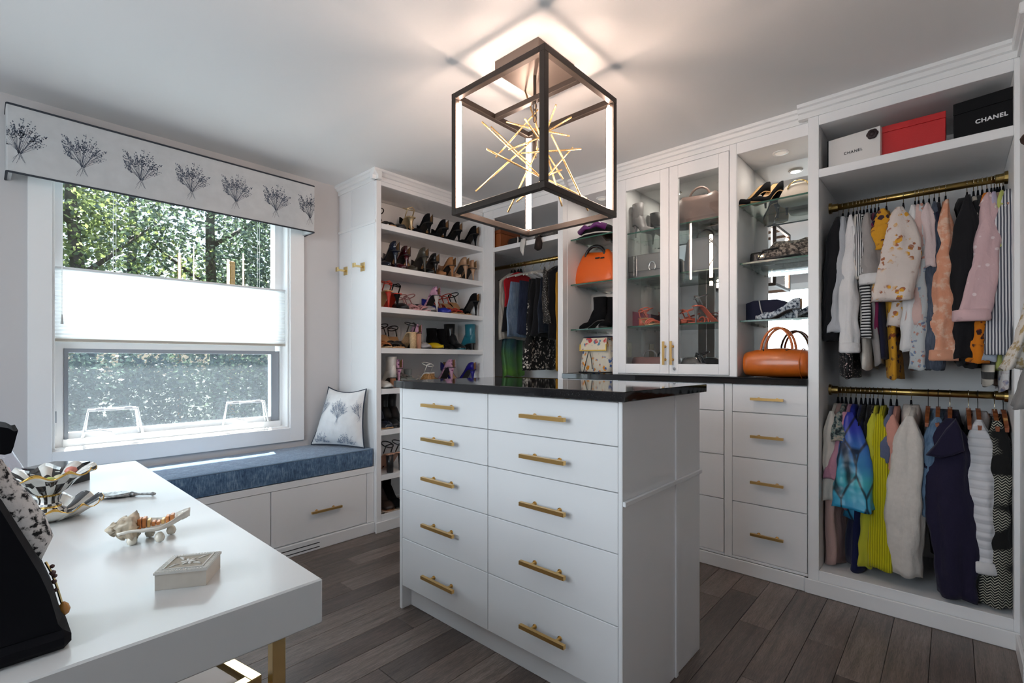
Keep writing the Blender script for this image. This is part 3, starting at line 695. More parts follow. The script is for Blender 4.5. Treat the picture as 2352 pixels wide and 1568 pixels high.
va = Unit('valance', 'upholstered window valance printed with lavender bunches and dark piping', 'valance', (0.81, 3.20, 2.02))
VX0, VX1, VZ0, VZ1, VY = 0.088, 1.537, 2.026, 2.338, 3.200
M_VAL = fabric('valance_linen', 'plain', (0.53, 0.54, 0.545), scale=2, wrinkle=0.05)
m = rounded_slab(VX0, VX1, VY, VY + 0.022, VZ0, VZ1, 0.006)
va.mb('front_board', m, M_VAL, smooth=False)
va.box('side_board', VX0, VX0 + 0.02, VY + 0.012, WY - 0.001, VZ0, VZ1, M_VAL); va.box('side_board', VX1 - 0.02, VX1, VY + 0.012, WY - 0.001, VZ0, VZ1, M_VAL)
va.box('top_board', VX0 + 0.02, VX1 - 0.02, VY + 0.012, WY - 0.001, VZ1 - 0.02, VZ1 - 0.002, M_VAL)
M_NAVY = plain('charcoal_piping', (0.025, 0.03, 0.04), 0.8)
for z in (VZ0, VZ1):
    va.mb('piping', MB().tube([(VX0 + 0.002, WY - 0.002, z), (VX0 + 0.002, VY + 0.004, z), (VX0 + 0.006, VY, z), (VX1 - 0.006, VY, z), (VX1 - 0.002, VY + 0.004, z), (VX1 - 0.002, WY - 0.002, z)], 0.0048, 8), M_NAVY, smooth=True)
bq = None
for k, u in enumerate((45, 190, 324, 440, 542, 634, 712)):
    c = pY(u, 400, VY); cx, cz, sc = c.x, 2.118, 0.235
    if bq is None:
        m = MB()
        for q in bouquet_quads(11): m.add([(p.x * sc * 0.95, 0, p.y * sc) for p in q], [(0, 1, 2, 3)])
        bq = pyd(m.v, m.f, name='bouquet'); bq.materials.append(M_PRINT)
    if k in (0, 6):   # cut by the board's end
        m = MB()
        for q in bouquet_quads(11):
            pts = [(max(VX0 + 0.001, min(VX1 - 0.001, cx + p.x * sc * 0.95)) - cx, 0, p.y * sc) for p in q]
            m.add(pts, [(0, 1, 2, 3)])
        me = pyd(m.v, m.f, name='bouquet'); me.materials.append(M_PRINT)
    else: me = bq
    obj('printed_bouquet', me, None, va.e, (cx - va.b[0], VY - 0.0008 - va.b[1], cz - va.b[2]))

# ------------------------------------------------------------------ outdoors: eave, yard, hedge, trees, stakes
structure('roof_eave', MB().box(-2.5, 6.0, 3.52, 4.32, 2.55, 2.70), plain('eave_wood', (0.30, 0.27, 0.24), 0.8))
structure('wall_outside', MB().box(-2.5, WX0, 3.522, 3.60, -0.5, 2.55).box(WX1, 6, 3.522, 3.60, -0.5, 2.55).box(WX0, WX1, 3.522, 3.60, -0.5, WZ0 - 0.02).box(WX0, WX1, 3.522, 3.60, WZ1 + 0.05, 2.55), plain('pale_siding', (0.55, 0.55, 0.53), 0.8))
GZ = -0.35
gm = plain('yard_gravel_grass', (0.045, 0.055, 0.045), 0.95, var=0.5, bscale=9)
tag(structure('ground', MB().box(-30, 60, 3.6, 60, GZ - 0.1, GZ), gm), None)
def m_leaf(name, c):
    m, N, L, b = newmat(name); N.remove(b)
    oi = N.new('ShaderNodeNewGeometry')
    r = ramp_n(N, L, oi.outputs['Random Per Island'], [(0.0, tuple(x * 0.5 for x in c)), (0.6, c), (1.0, tuple(min(1, x * 1.7) for x in c))])
    d = N.new('ShaderNodeBsdfDiffuse'); t = N.new('ShaderNodeBsdfTranslucent'); L.new(r.outputs[0], d.inputs[0]); L.new(r.outputs[0], t.inputs[0])
    g = N.new('ShaderNodeBsdfGlossy'); g.inputs['Roughness'].default_value = 0.35; g.inputs[0].default_value = (0.8, 0.85, 0.9, 1)
    x = N.new('ShaderNodeMixShader'); x.inputs[0].default_value = 0.42; L.new(d.outputs[0], x.inputs[1]); L.new(t.outputs[0], x.inputs[2])
    x2 = N.new('ShaderNodeMixShader'); x2.inputs[0].default_value = 0.10; L.new(x.outputs[0], x2.inputs[1]); L.new(g.outputs[0], x2.inputs[2])
    L.new(x2.outputs[0], N['Material Output'].inputs[0]); return m
LEAF = [m_leaf('leaf_green', (0.125, 0.185, 0.115)), m_leaf('leaf_bright', (0.24, 0.31, 0.11)), m_leaf('leaf_bluegreen', (0.11, 0.165, 0.13))]
M_BARK = plain('grey_bark', (0.10, 0.085, 0.075), 0.9, var=0.4, bscale=12)
def foliage(rr, cx, cy_, z0, z1, rx, ry, n, size, clump=26):
    V = []; F = []
    cl = []
    for _ in range(clump):
        while True:
            a, b_, c = rr.uniform(-1, 1), rr.uniform(-1, 1), rr.uniform(-1, 1)
            if a * a + b_ * b_ + c * c < 1: break
        cl.append((cx + a * rx, cy_ + b_ * ry, (z0 + z1) / 2 + c * (z1 - z0) / 2, rr.uniform(0.22, 0.42)))
    for _ in range(n):
        X, Y, Z, k = rr.choice(cl)
        g = [rr.gauss(0, 1) for _ in range(3)]
        p = Vector((X + g[0] * rx * k * 0.55, Y + g[1] * ry * k * 0.55, Z + g[2] * (z1 - z0) * 0.5 * k * 0.55))
        if p.z < GZ + 0.03: p.z = GZ + 0.03 + rr.random() * 0.3
        t = Vector((rr.gauss(0, 1), rr.gauss(0, 1), rr.gauss(0, 0.6))).normalized(); s = t.orthogonal().normalized(); s.rotate(Matrix.Rotation(rr.random() * 6.28, 3, t))
        l = size * rr.uniform(0.6, 1.3); k0 = len(V)
        V += [p - t * l * 0.5, p + s * l * 0.3, p + t * l * 0.5, p - s * l * 0.3]; F.append((k0, k0 + 1, k0 + 2, k0 + 3))
    return V, F
def tree(label, cx, cy_, h, z0, rx, ry, n, leaf, seed, size=0.10, lean=0.0):
    rr = random.Random(seed); e = thing('tree', label, 'tree', (cx, cy_, GZ), 0, 'trees beyond the yard')
    V, F = foliage(rr, 0, 0, z0 - GZ, h - GZ, rx, ry, n, size)
    me = bpy.data.meshes.new('foliage'); me.from_pydata([tuple(v) for v in V], [], F); obj('foliage', me, LEAF[leaf], e)
    m = MB(); pts = [(lean * t * 1.2 + 0.12 * math.sin(t * 5 + seed), 0, (h - GZ) * t * 0.9) for t in (0, 0.2, 0.4, 0.6, 0.8, 1.0)]
    m.tube(pts, [0.14, 0.12, 0.10, 0.08, 0.05, 0.03], 8); m.build('trunk', M_BARK, e, True)
    for k in range(5):
        t = 0.3 + 0.12 * k; b0 = Vector((lean * t * 1.2 + 0.12 * math.sin(t * 5 + seed), 0, (h - GZ) * t * 0.9)); a = rr.uniform(0, 6.28)
        MB().tube([b0, b0 + Vector((math.cos(a) * rx * 0.35, math.sin(a) * ry * 0.3, 0.5)), b0 + Vector((math.cos(a) * rx * 0.75, math.sin(a) * ry * 0.6, 1.1))], [0.05, 0.035, 0.012], 6).build('branch', M_BARK, e, True)
tree('bright green leafy tree seen at the near side of the upper window pane', 1.1, 10.5, 7.2, 0.8, 1.7, 1.4, 9000, 1, 1)
tree('bushy dark green tree filling the middle of the upper window pane', 3.3, 11.2, 7.5, 0.6, 1.9, 1.5, 9000, 0, 2)
tree('loose blue-green tree with pale trunk behind the wooden stakes', 5.3, 11.0, 7.8, 0.5, 1.7, 1.4, 7000, 2, 3, lean=0.5)
tree('tree with sparse bright leaves near the shade cords beside the valance end', 7.4, 12.0, 8.0, 0.4, 1.8, 1.5, 6500, 0, 4)
tree('dark tree standing furthest back between the two leafy ones', 2.3, 14.0, 8.5, 0.0, 2.6, 1.6, 8000, 2, 5, 0.13)
tree('tall pale tree rising behind the blue-green one', 6.4, 15.0, 9.0, 0.2, 2.8, 1.6, 8000, 1, 6, 0.13)
tree('leafy tree at the far edge of the window by the casing', -0.4, 12.5, 8.0, 0.2, 1.9, 1.5, 6000, 0, 7, 0.12)
for k, (cx, w, lab) in enumerate(((0.9, 1.3, 'low clipped hedge bush below the bright tree'), (2.9, 1.4, 'low clipped hedge bush in the middle of the lower sash'), (5.0, 1.5, 'low clipped hedge bush near the window operator bracket'))):
    rr = random.Random(50 + k); e = thing('hedge_bush', lab, 'bush', (cx, 8.6, GZ), 0, 'hedge at the end of the yard')
    V, F = foliage(rr, 0, 0, 0.0, 1.75, w, 0.6, 9000, 0.075, 60)
    me = bpy.data.meshes.new('foliage'); me.from_pydata([tuple(v) for v in V], [], F); obj('foliage', me, LEAF[2 if k != 1 else 0], e)
    MB().tube([(0, 0, 0), (0.05, 0, 0.6), (0.0, 0.05, 1.1)], [0.05, 0.04, 0.02], 6).build('stem', M_BARK, e, True)
M_STAKE = plain('orange_pine', (0.62, 0.36, 0.14), 0.7, var=0.2, bscale=30)
for u, v, w, lab in ((412, 585, 0.045, 'slim orange wooden stake further from the window edge'), (533.5, 602, 0.075, 'thicker orange wooden stake with a nailed tip nearer the casing')):
    p = pY(u, v, 9.6)
    s = thing('wooden_stake', lab, 'stake', (p.x, p.y, GZ), 0, 'wooden stakes in the yard')
    MB().box(-w / 2, w / 2, -w / 2, w / 2, 0, p.z - GZ, 0.004).build('post', M_STAKE, s)
    MB().lathe([(w * 0.25, 0), (w * 0.32, 0.012), (w * 0.1, 0.02)], 8, (0, 0, p.z - GZ)).build('tip', plain('stake_tip', (0.75, 0.45, 0.30), 0.6), s)
# ================================================================== island
IXF, IXB, IYR, IYL = 1.331, 1.950, 0.749, 1.919
isl = Unit('island', 'white closet island with ten drawers and brass bar handles under a black top', 'island', (IXF, 1.33, 0))
isl.box('end_panel', IXF, IXB, 1.8985, IYL, 0.0, 1.033)
isl.box('end_panel', IXF, IXB, IYR, 0.7635, 0.0, 1.033)
isl.box('carcass', IXF + 0.018, IXB - 0.01, 0.7635, 1.8985, 0.105, 1.033)
isl.box('toe_kick', IXF + 0.052, IXF + 0.07, 0.7635, 1.8985, 0.0, 0.105)
isl.box('back_panel', IXB - 0.01, IXB, 0.7635, 1.8985, 0.0, 1.033)
IZ = (0.109, 0.333, 0.558, 0.748, 0.891, 1.031)
for c, (a, b_, h0, h1) in enumerate(((1.3365, 1.897, 1.709, 1.502), (0.765, 1.3335, 1.140, 0.944))):
    for i in range(5):
        d = isl.box('drawer', IXF + 0.001, IXF + 0.017, a, b_, IZ[i] + 0.0015, IZ[i + 1] - 0.0015, M_WHITE, 0.0015)
        z = ((0.217, 0.442, 0.646, 0.818, 0.965), (0.214, 0.441, 0.650, 0.820, 0.963))[c][i]
        bar_handle(isl, d, (IXF + 0.001, h0, z), (IXF + 0.001, h1, z), (-1, 0, 0), r=0.0068, post=0.033)
isl.box('batten', 1.713, 1.733, IYR - 0.006, IYR, 0.0, 1.033, M_WHITE, 0.001)
isl.box('batten', IXF + 0.002, IXB, IYR - 0.010, IYR, 0.708, 0.724, M_WHITE, 0.002)
itop = MB().box(1.306, 1.966, 0.727, 1.932, 1.033, 1.0645, 0.002).build('stone_slab', M_STONE)
tag(itop, 'polished black stone slab lying on top of the white island', 'worktop')

# ================================================================== chandelier
CX0, CX1, CY0, CY1, CZ0, CZ1 = 1.365, 1.872, 1.080, 1.588, 1.781, 2.300
CXM, CYM, TB = (CX0 + CX1) / 2, (CY0 + CY1) / 2, 0.025
ch = Unit('chandelier', 'square dark bronze lantern chandelier with gold twig burst and light strips', 'chandelier', (CXM, CYM, CZ0))
frm = MB()
for z in (CZ0, CZ1 - TB):
    frm.box(CX0, CX1, CY0, CY0 + TB, z, z + TB, 0.0015).box(CX0, CX1, CY1 - TB, CY1, z, z + TB, 0.0015)
    frm.box(CX0, CX0 + TB, CY0 + TB, CY1 - TB, z, z + TB, 0.0015).box(CX1 - TB, CX1, CY0 + TB, CY1 - TB, z, z + TB, 0.0015)
for x in (CX0, CX1 - TB):
    for y in (CY0, CY1 - TB): frm.box(x, x + TB, y, y + TB, CZ0 + TB, CZ1 - TB, 0.0015)
ch.mb('frame', frm, M_BRONZE)
ch.box('cross_bar', CXM - TB / 2, CXM + TB / 2, CY0 + TB, CY1 - TB, CZ1 - TB, CZ1 - 0.001, M_BRONZE, 0.0015)
ch.box('canopy', CXM - 0.13, CXM + 0.118, CYM - 0.125, CYM + 0.115, CEIL - 0.052, CEIL - 0.0005, plain('canopy_bronze', (0.16, 0.125, 0.105), 0.4, 0.5), 0.002)
ch.mb('stem', MB().tube([(CXM, CYM, CEIL - 0.052), (CXM, CYM, CZ1 - 0.03)], 0.007, 10), M_BRONZE)
chain = MB()
for k in range(3):
    c = Vector((CXM, CYM, CZ1 - 0.045 - 0.026 * k)); pts = []
    for j in range(13):
        a = 2 * PI * j / 12; d = Vector((math.cos(a) * 0.009, 0, math.sin(a) * 0.016)) if k % 2 else Vector((0, math.cos(a) * 0.009, math.sin(a) * 0.016)); pts.append(c + d)
    chain.tube(pts, 0.0022, 6, cap=False)
ch.mb('chain', chain, M_BRONZE, smooth=True)
def m_led():
    m, N, L, b = newmat('warm_led_strip'); N.remove(b)
    e = N.new('ShaderNodeEmission'); e.inputs[0].default_value = (1.0, 0.74, 0.60, 1); e.inputs[1].default_value = 80.0
    L.new(e.outputs[0], N['Material Output'].inputs[0]); return m
M_LED = m_led()
for x, y, dx, dy in ((CX0 + TB, CY0 + TB, 1, 1), (CX0 + TB, CY1 - TB, 1, -1), (CX1 - TB, CY0 + TB, -1, 1), (CX1 - TB, CY1 - TB, -1, -1)):
    t_, n_ = Vector((dx, -dy, 0)) * 0.7071, Vector((dx, dy, 0)) * 0.7071; c_ = Vector((x, y, 0))
    m = MB().loft([[c_ + t_ * a_ + n_ * b2 + Vector((0, 0, z)) for a_, b2 in ((-0.013, 0.0005), (0.013, 0.0005), (0.013, 0.007), (-0.013, 0.007))] for z in (CZ0 + TB + 0.008, CZ1 - TB - 0.012)])
    ch.mb('light_strip', m, M_LED)
def m_twig():
    m, N, L, b = newmat('hammered_gold_twig')
    n = noise_n(N, L, 160, 3, objco(N))
    r = ramp_n(N, L, n.outputs[0], [(0.35, (0.62, 0.36, 0.12)), (0.65, (0.95, 0.72, 0.38))]); L.new(r.outputs[0], b.inputs['Base Color'])
    setp(b, Roughness=0.3, Metallic=0.85); bump_n(N, L, b, n.outputs[0], 0.7, 0.002); return m
M_TWIG = m_twig()
twigs = [((335, 690), (745, 1075)), ((400, 725), (690, 1000)), ((290, 1190), (735, 790)), ((370, 885), (745, 1080)), ((435, 945), (740, 600)), ((640, 445), (750, 780)),
         ((522, 1340), (740, 880)), ((512, 690), (740, 750)), ((645, 668), (760, 830)), ((585, 1265), (800, 1080)), ((800, 760), (870, 565)), ((760, 790), (980, 655)),
         ((790, 752), (965, 792)), ((835, 780), (1100, 1330)), ((620, 915), (1050, 885)), ((790, 890), (920, 1102)), ((790, 1100), (988, 875)), ((815, 960), (912, 1297)),
         ((770, 1090), (910, 1035)), ((790, 1095), (1092, 1242)), ((722, 545), (730, 890)), ((528, 892), (735, 810))]
rr = random.Random(5); wc = FWD.x * CXM + FWD.y * CYM
for k, ((a, b_), (c, d)) in enumerate(twigs):
    ends = []
    for q, (x, y) in enumerate(((a, b_), (c, d))):
        u, v = 1000 + x / 3.137, 60 + y / 3.137; r_ = math.hypot(x - 740, y - 880) / 500
        w = wc + rr.uniform(-0.16, 0.16) * min(1.0, 0.35 + r_) * (1 if q == 0 else 0.4)
        ends.append(Vector((0, 0, EYE)) + ray(u, v) * w)
    ch.mb('gold_twig', MB().tube([ends[0], ends[0].lerp(ends[1], 0.33), ends[0].lerp(ends[1], 0.66), ends[1]], [0.0038, 0.0042, 0.0040, 0.0036], 7), M_TWIG, smooth=True)
ch.mb('hub', MB().lathe([(0.004, 0.06), (0.010, 0.05), (0.010, -0.05), (0.004, -0.06)], 10, (CXM, CYM, 2.09)), M_BRONZE)

# ================================================================== desk
DKX0, DKX1, DKY0, DKY1, DKZ0, DKZ = -0.34, 0.426, 0.855, 2.412, 0.678, 0.76
M_DESK = plain('satin_white_lacquer', (0.66, 0.665, 0.66), 0.32, coat=0.2)
dk = Unit('desk', 'white lacquered desk with thick top on polished brass legs by the window seat', 'desk', (0.05, 1.63, 0))
dk.box('desk_top', DKX0, DKX1, DKY0, DKY1, DKZ0, DKZ, M_DESK, 0.003)
for x in (0.352, -0.27):
    for y in (0.875, 2.33):
        dk.box('leg', x - 0.011, x + 0.011, y - 0.011, y + 0.011, 0.0, DKZ0, M_BRASSP, 0.001)
stl = thing('stool', 'white upholstered stool seat with a polished brass frame tucked under the desk', 'stool', (0.138, 1.350, 0), math.radians(11))
rounded_slab(-0.215, 0.215, -0.225, 0.225, 0.40, 0.455, 0.012).build('seat', plain('white_leather', (0.72, 0.72, 0.71), 0.5), stl, True)
m = MB()
for sx in (-1, 1): m.box(sx * 0.238 - 0.012, sx * 0.238 + 0.012, -0.25, 0.25, 0.428, 0.452, 0.001)
for sy in (-1, 1): m.box(-0.226, 0.226, sy * 0.238 - 0.012, sy * 0.238 + 0.012, 0.428, 0.452, 0.001)
m.build('frame', M_BRASSP, stl)
for sx in (-1, 1):
    for sy in (-1, 1): MB().box(sx * 0.238 - 0.012, sx * 0.238 + 0.012, sy * 0.238 - 0.012, sy * 0.238 + 0.012, 0, 0.428, 0.001).build('leg', M_BRASSP, stl)

# ------------------------------------------------------------------ things on the desk
Zd = DKZ + 0.0003
M_LACQ = plain('black_lacquer', (0.006, 0.007, 0.009), 0.12, coat=0.4)
q = [pZ(48.8, 1075.7, 0.823), pZ(135.8, 1075.7, 0.823), pZ(207.5, 1058.5, 0.823)]; q.append(q[0] + q[2] - q[1])
bx = Unit('lacquer_box', 'flat black lacquered box on the desk below the window casing', 'box', (q[1].x, q[1].y, Zd))
pol = [(p.x, p.y) for p in q]
def inset(poly, k):
    cx = sum(p[0] for p in poly) / len(poly); cy_ = sum(p[1] for p in poly) / len(poly)
    return [(cx + (p[0] - cx) * k, cy_ + (p[1] - cy_) * k) for p in poly]
bx.mb('base', MB().prism(inset(pol, 0.985), Zd, 0.793, 'z'), M_LACQ); bx.mb('lid', MB().prism(pol, 0.7935, 0.823, 'z'), M_LACQ)

M_CERW = plain('cream_glaze', (0.74, 0.73, 0.68), 0.08, coat=0.6); M_CERB = plain('dark_brown_glaze', (0.018, 0.014, 0.012), 0.08, coat=0.6)
M_CERG = plain('gold_lustre', (0.78, 0.48, 0.12), 0.14, 0.9)
M_CERS = plain('slate_glaze', (0.12, 0.13, 0.14), 0.1, coat=0.6)
bc = pZ(112, 1190, Zd)
def wavy(n, amp, ra, lastn):
    def f(i, th, r):
        k = max(0.0, min(1.0, (i - ra) / max(1, lastn - ra)))
        return r * (1 + 0.05 * k * math.cos(n * th)), amp * k * math.sin(n * th)
    return f
def checker_lathe(prof, n, wob, seg, rows, alt):
    m = MB().lathe(prof, n, (0, 0, 0), wob); fm = []
    for i in range(len(prof) - 1):
        for j in range(n): fm.append(alt(i, j * seg // n))
    fm += [0] * (len(m.f) - len(fm)); return m, fm
plt = thing('scalloped_plate', 'scalloped black and white ceramic plate with gold rim under the footed bowl', 'plate', (bc.x, bc.y, Zd))
m, fm = checker_lathe([(0.045, 0.0), (0.060, 0.002), (0.085, 0.012), (0.108, 0.024), (0.122, 0.032), (0.1235, 0.0345), (0.121, 0.036), (0.106, 0.028), (0.083, 0.0155), (0.058, 0.006), (0.0, 0.005)], 72, wavy(11, 0.008, 2, 5), 22, 1,
                      lambda i, s: 2 if i in (4, 5) else (0 if (i < 4 or s % 2) else 1))
m.v = [(x * 0.84, y_ * 0.84, z) for x, y_, z in m.v]; m.build('plate_body', [M_CERW, M_CERS, M_CERG], plt, True, fm=fm)
bowl = thing('footed_bowl', 'footed ceramic bowl with black and cream checks and wavy gold rim', 'bowl', (bc.x, bc.y, Zd + 0.0066))
m, fm = checker_lathe([(0.040, 0.0), (0.043, 0.006), (0.040, 0.014), (0.030, 0.021), (0.0285, 0.023), (0.030, 0.0255), (0.0245, 0.030), (0.0235, 0.040), (0.027, 0.047), (0.029, 0.0495), (0.031, 0.052),
                       (0.046, 0.060), (0.064, 0.078), (0.082, 0.090), (0.105, 0.098), (0.107, 0.1005), (0.105, 0.103), (0.083, 0.094), (0.060, 0.080), (0.036, 0.062), (0.0, 0.058)], 72, wavy(9, 0.007, 12, 15), 18, 1,
                      lambda i, s: 2 if i in (3, 4, 8, 9, 14, 15) else ((0 if i == 13 else (1 if (s + i // 2) % 2 else 0))))
m.v = [(x * 0.84, y_ * 0.84, z * 1.1) for x, y_, z in m.v]; m.build('bowl_body', [M_CERW, M_CERB, M_CERG], bowl, True, fm=fm)
for k, (dx, dy, col, lab) in enumerate(((0.045, 0.03, (0.62, 0.22, 0.17), 'red wrapped sweet lying at the bowl rim'), (0.0, -0.02, (0.45, 0.50, 0.12), 'green bottle cap in the footed bowl'), (0.02, 0.0, (0.62, 0.56, 0.36), 'pale gold ball in the footed bowl'))):
    e = MB().lathe([(0.002, 0.0), (0.010, 0.004), (0.014, 0.010), (0.010, 0.018), (0.002, 0.021)], 10).build('trinket', plain('trinket_%s' % ('red', 'green', 'gold')[k], col, 0.4), None, True, loc=(bc.x + dx, bc.y + dy, Zd + 0.0066 + 0.080 + (0.012 if k == 0 else 0)))
    tag(e, lab, 'trinket', 'trinkets in the footed bowl')

# silver hand mirror, lying face down
M_SILV = plain('antique_silver', (0.42, 0.43, 0.43), 0.32, 1.0, bump=0.9, bscale=140, var=0.5)
a, b_ = pZ(225, 1141, Zd), pZ(357, 1138, Zd); d = (b_ - a); ln = d.length
hm = thing('hand_mirror', 'ornate antique silver hand mirror lying face down on the desk', 'mirror', (a.x, a.y, Zd), math.atan2(d.y, d.x))
m = MB(); rings = []
for i in range(17):
    t = i / 16; x = t * ln * 0.60; wv = 0.034 * math.sin(PI * min(0.985, max(0.015, t))) ** 0.6; rings.append([(x, wv * math.cos(th), 0.006 + 0.006 * math.sin(th) * (1 + 0.3 * math.sin(9 * t + th * 3))) for th in [2 * PI * j / 16 for j in range(16)]])
m.loft(rings); m.build('mirror_head', M_SILV, hm, True)
MB().tube([(ln * 0.58, 0, 0.006), (ln * 0.66, 0, 0.006), (ln * 0.7, 0, 0.006), (ln * 0.92, 0, 0.006), (ln * 0.95, 0, 0.006), (ln, 0, 0.006)], [0.009, 0.005, 0.0035, 0.0035, 0.006, 0.003], 10).build('handle', M_SILV, hm, True)

# shell dish on pearl feet with jewellery in it
a, b_ = pZ(262, 1250, Zd), pZ(436, 1226, Zd); d = b_ - a; ln = d.length
M_SHELL = plain('pearly_shell', (0.72, 0.68, 0.60), 0.25, var=0.18, bscale=30, coat=0.5)
M_SHELLB = plain('tan_shell', (0.50, 0.42, 0.31), 0.4, var=0.4, bscale=45, bump=0.4)
sd = thing('shell_dish', 'mother-of-pearl conch shell dish on pearl feet holding amber jewellery', 'dish', (a.x, a.y, Zd), math.atan2(d.y, d.x))
rings = []
for i in range(19):
    t = i / 18; x = 0.012 + t * (ln - 0.012); wv = 0.045 * (math.sin(PI * min(0.97, 0.28 + 0.70 * t))) ** 0.7; z0 = 0.016 + 0.022 * t * t + 0.004 * math.sin(8 * t)
    sec = []
    for j in range(9):
        s = -1 + 2 * j / 8; sec.append((x, s * wv, z0 + 0.016 * s * s))
    for j in range(9):
        s = 1 - 2 * j / 8; sec.append((x, s * wv * 0.96, z0 + 0.0035 + 0.014 * s * s))
    rings.append(sec)
MB().loft(rings).build('shell', M_SHELL, sd, True)
def spire(i, th, r): return r * (1 + 0.12 * math.cos(5 * th + i)), 0.004 * math.cos(5 * th + i)
sp = MB().lathe([(0.003, 0.0), (0.018, 0.010), (0.013, 0.014), (0.029, 0.026), (0.024, 0.031), (0.037, 0.046), (0.030, 0.052), (0.004, 0.056)], 20, (0, 0, 0), spire)
sp.v = [(z_ - 0.012, y_, 0.033 + x_ * 0.85) for x_, y_, z_ in sp.v]; sp.build('spire', M_SHELLB, sd, True)
M_PEARL = plain('pearl', (0.66, 0.62, 0.52), 0.2, coat=0.6)
for x, y in ((0.035, -0.022), (0.06, 0.02), (0.085, -0.026), (0.10, 0.018)):
    MB().lathe([(0.002, 0.0), (0.007, 0.002), (0.010, 0.009), (0.008, 0.016), (0.004, 0.021)], 12, (x, y, 0.0)).build('foot', M_PEARL, sd, True)
br = thing('bracelet', 'amber and copper link bracelet lying in the shell dish', 'bracelet', (a.x + d.x * 0.52, a.y + d.y * 0.52, Zd + 0.026), math.atan2(d.y, d.x))
M_AMB = plain('copper_amber', (0.62, 0.25, 0.09), 0.3, 0.5, var=0.3, bscale=80)
for k in range(9):
    x = -0.035 + 0.0085 * k; me = MB().box(x - 0.0035, x + 0.0035, -0.008, 0.012, 0.0 + 0.0012 * k, 0.019 + 0.006 * math.sin(k), 0.0012).build('link', M_AMB if k % 3 else plain('gold_link', (0.75, 0.5, 0.22), 0.25, 0.8), br)
MB().lathe([(0.002, 0), (0.010, 0.004), (0.011, 0.012), (0.003, 0.017)], 12, (0.052, 0.0, 0.010)).build('pearl_clasp', M_PEARL, br, True)

# carved soapstone box
p0, p1, p2 = pZ(354, 1357, Zd), pZ(474, 1344, Zd), pZ(507, 1303, Zd); p3 = p0 + p2 - p1
so = Unit('soapstone_box', 'small lozenge-shaped soapstone box with carved flower lid on the desk', 'box', (p0.x, p0.y, Zd))
M_SOAP = plain('soapstone', (0.60, 0.55, 0.48), 0.55, var=0.12, bscale=18)
M_SOAPL = plain('soapstone_carving', (0.66, 0.65, 0.61), 0.6)
M_SOAPD = plain('soapstone_ground', (0.42, 0.38, 0.31), 0.8, bump=0.8, bscale=300)
pol = [(p.x, p.y) for p in (p0, p1, p2, p3)]; cxs = sum(p[0] for p in pol) / 4; cys = sum(p[1] for p in pol) / 4; ZL = Zd + 0.031
so.mb('box_body', MB().prism(inset(pol, 0.985), Zd, ZL - 0.004, 'z'), M_SOAP)
lid = so.mb('lid', MB().prism(inset(pol, 1.03), ZL - 0.0038, ZL, 'z'), M_SOAPL)
so.mb('carved_ground', MB().prism(inset(pol, 0.74), ZL, ZL + 0.0006, 'z'), M_SOAPD, parent=lid)
ou, inn = inset(pol, 0.80), inset(pol, 0.74); m = MB()
for k in range(4):
    m.loft([[(*ou[k], ZL), (*ou[(k + 1) % 4], ZL), (*ou[(k + 1) % 4], ZL + 0.0022), (*ou[k], ZL + 0.0022)], [(*inn[k], ZL), (*inn[(k + 1) % 4], ZL), (*inn[(k + 1) % 4], ZL + 0.0022), (*inn[k], ZL + 0.0022)]])
so.mb('carved_border', m, M_SOAPL, parent=lid)
def lp(s, t): 
    e1 = Vector((pol[1][0] - pol[0][0], pol[1][1] - pol[0][1])); e2 = Vector((pol[3][0] - pol[0][0], pol[3][1] - pol[0][1])); c = Vector((cxs, cys)) + e1 * s + e2 * t; return (c.x, c.y, ZL + 0.0012)
m = MB()
for k in range(6):
    an = 2 * PI * k / 6; m.tube([lp(0, 0), lp(0.09 * math.cos(an), 0.11 * math.sin(an)), lp(0.16 * math.cos(an), 0.19 * math.sin(an))], [0.0012, 0.0034, 0.0014], 6, flat=0.5)
for s0, t0, s1, t1 in ((0.15, 0.12, 0.30, 0.30), (0.12, -0.10, 0.30, -0.20), (-0.14, 0.1, -0.28, 0.30), (-0.15, -0.12, -0.32, -0.30)):
    m.tube([lp(s0, t0), lp((s0 + s1) / 2, (t0 + t1) / 2 + 0.05), lp(s1, t1)], [0.0015, 0.003, 0.001], 6, flat=0.5)
so.mb('carved_flower', m, M_SOAPL, parent=lid, smooth=True)
m = MB()
for k in range(4):
    A, B = inset(pol, 1.0)[k], inset(pol, 1.0)[(k + 1) % 4]; C, D = inset(pol, 0.84)[k], inset(pol, 0.84)[(k + 1) % 4]
    n_ = 16
    for j in range(n_):
        t0, t1 = (j + 0.15) / n_, (j + 0.75) / n_
        P = [Vector(A).lerp(Vector(B), t0), Vector(A).lerp(Vector(B), t1), Vector(C).lerp(Vector(D), t1), Vector(C).lerp(Vector(D), t0)]
        m.prism([(p.x, p.y) for p in P], ZL, ZL + 0.0012, 'z')
so.mb('notched_edge', m, M_SOAPL, parent=lid)

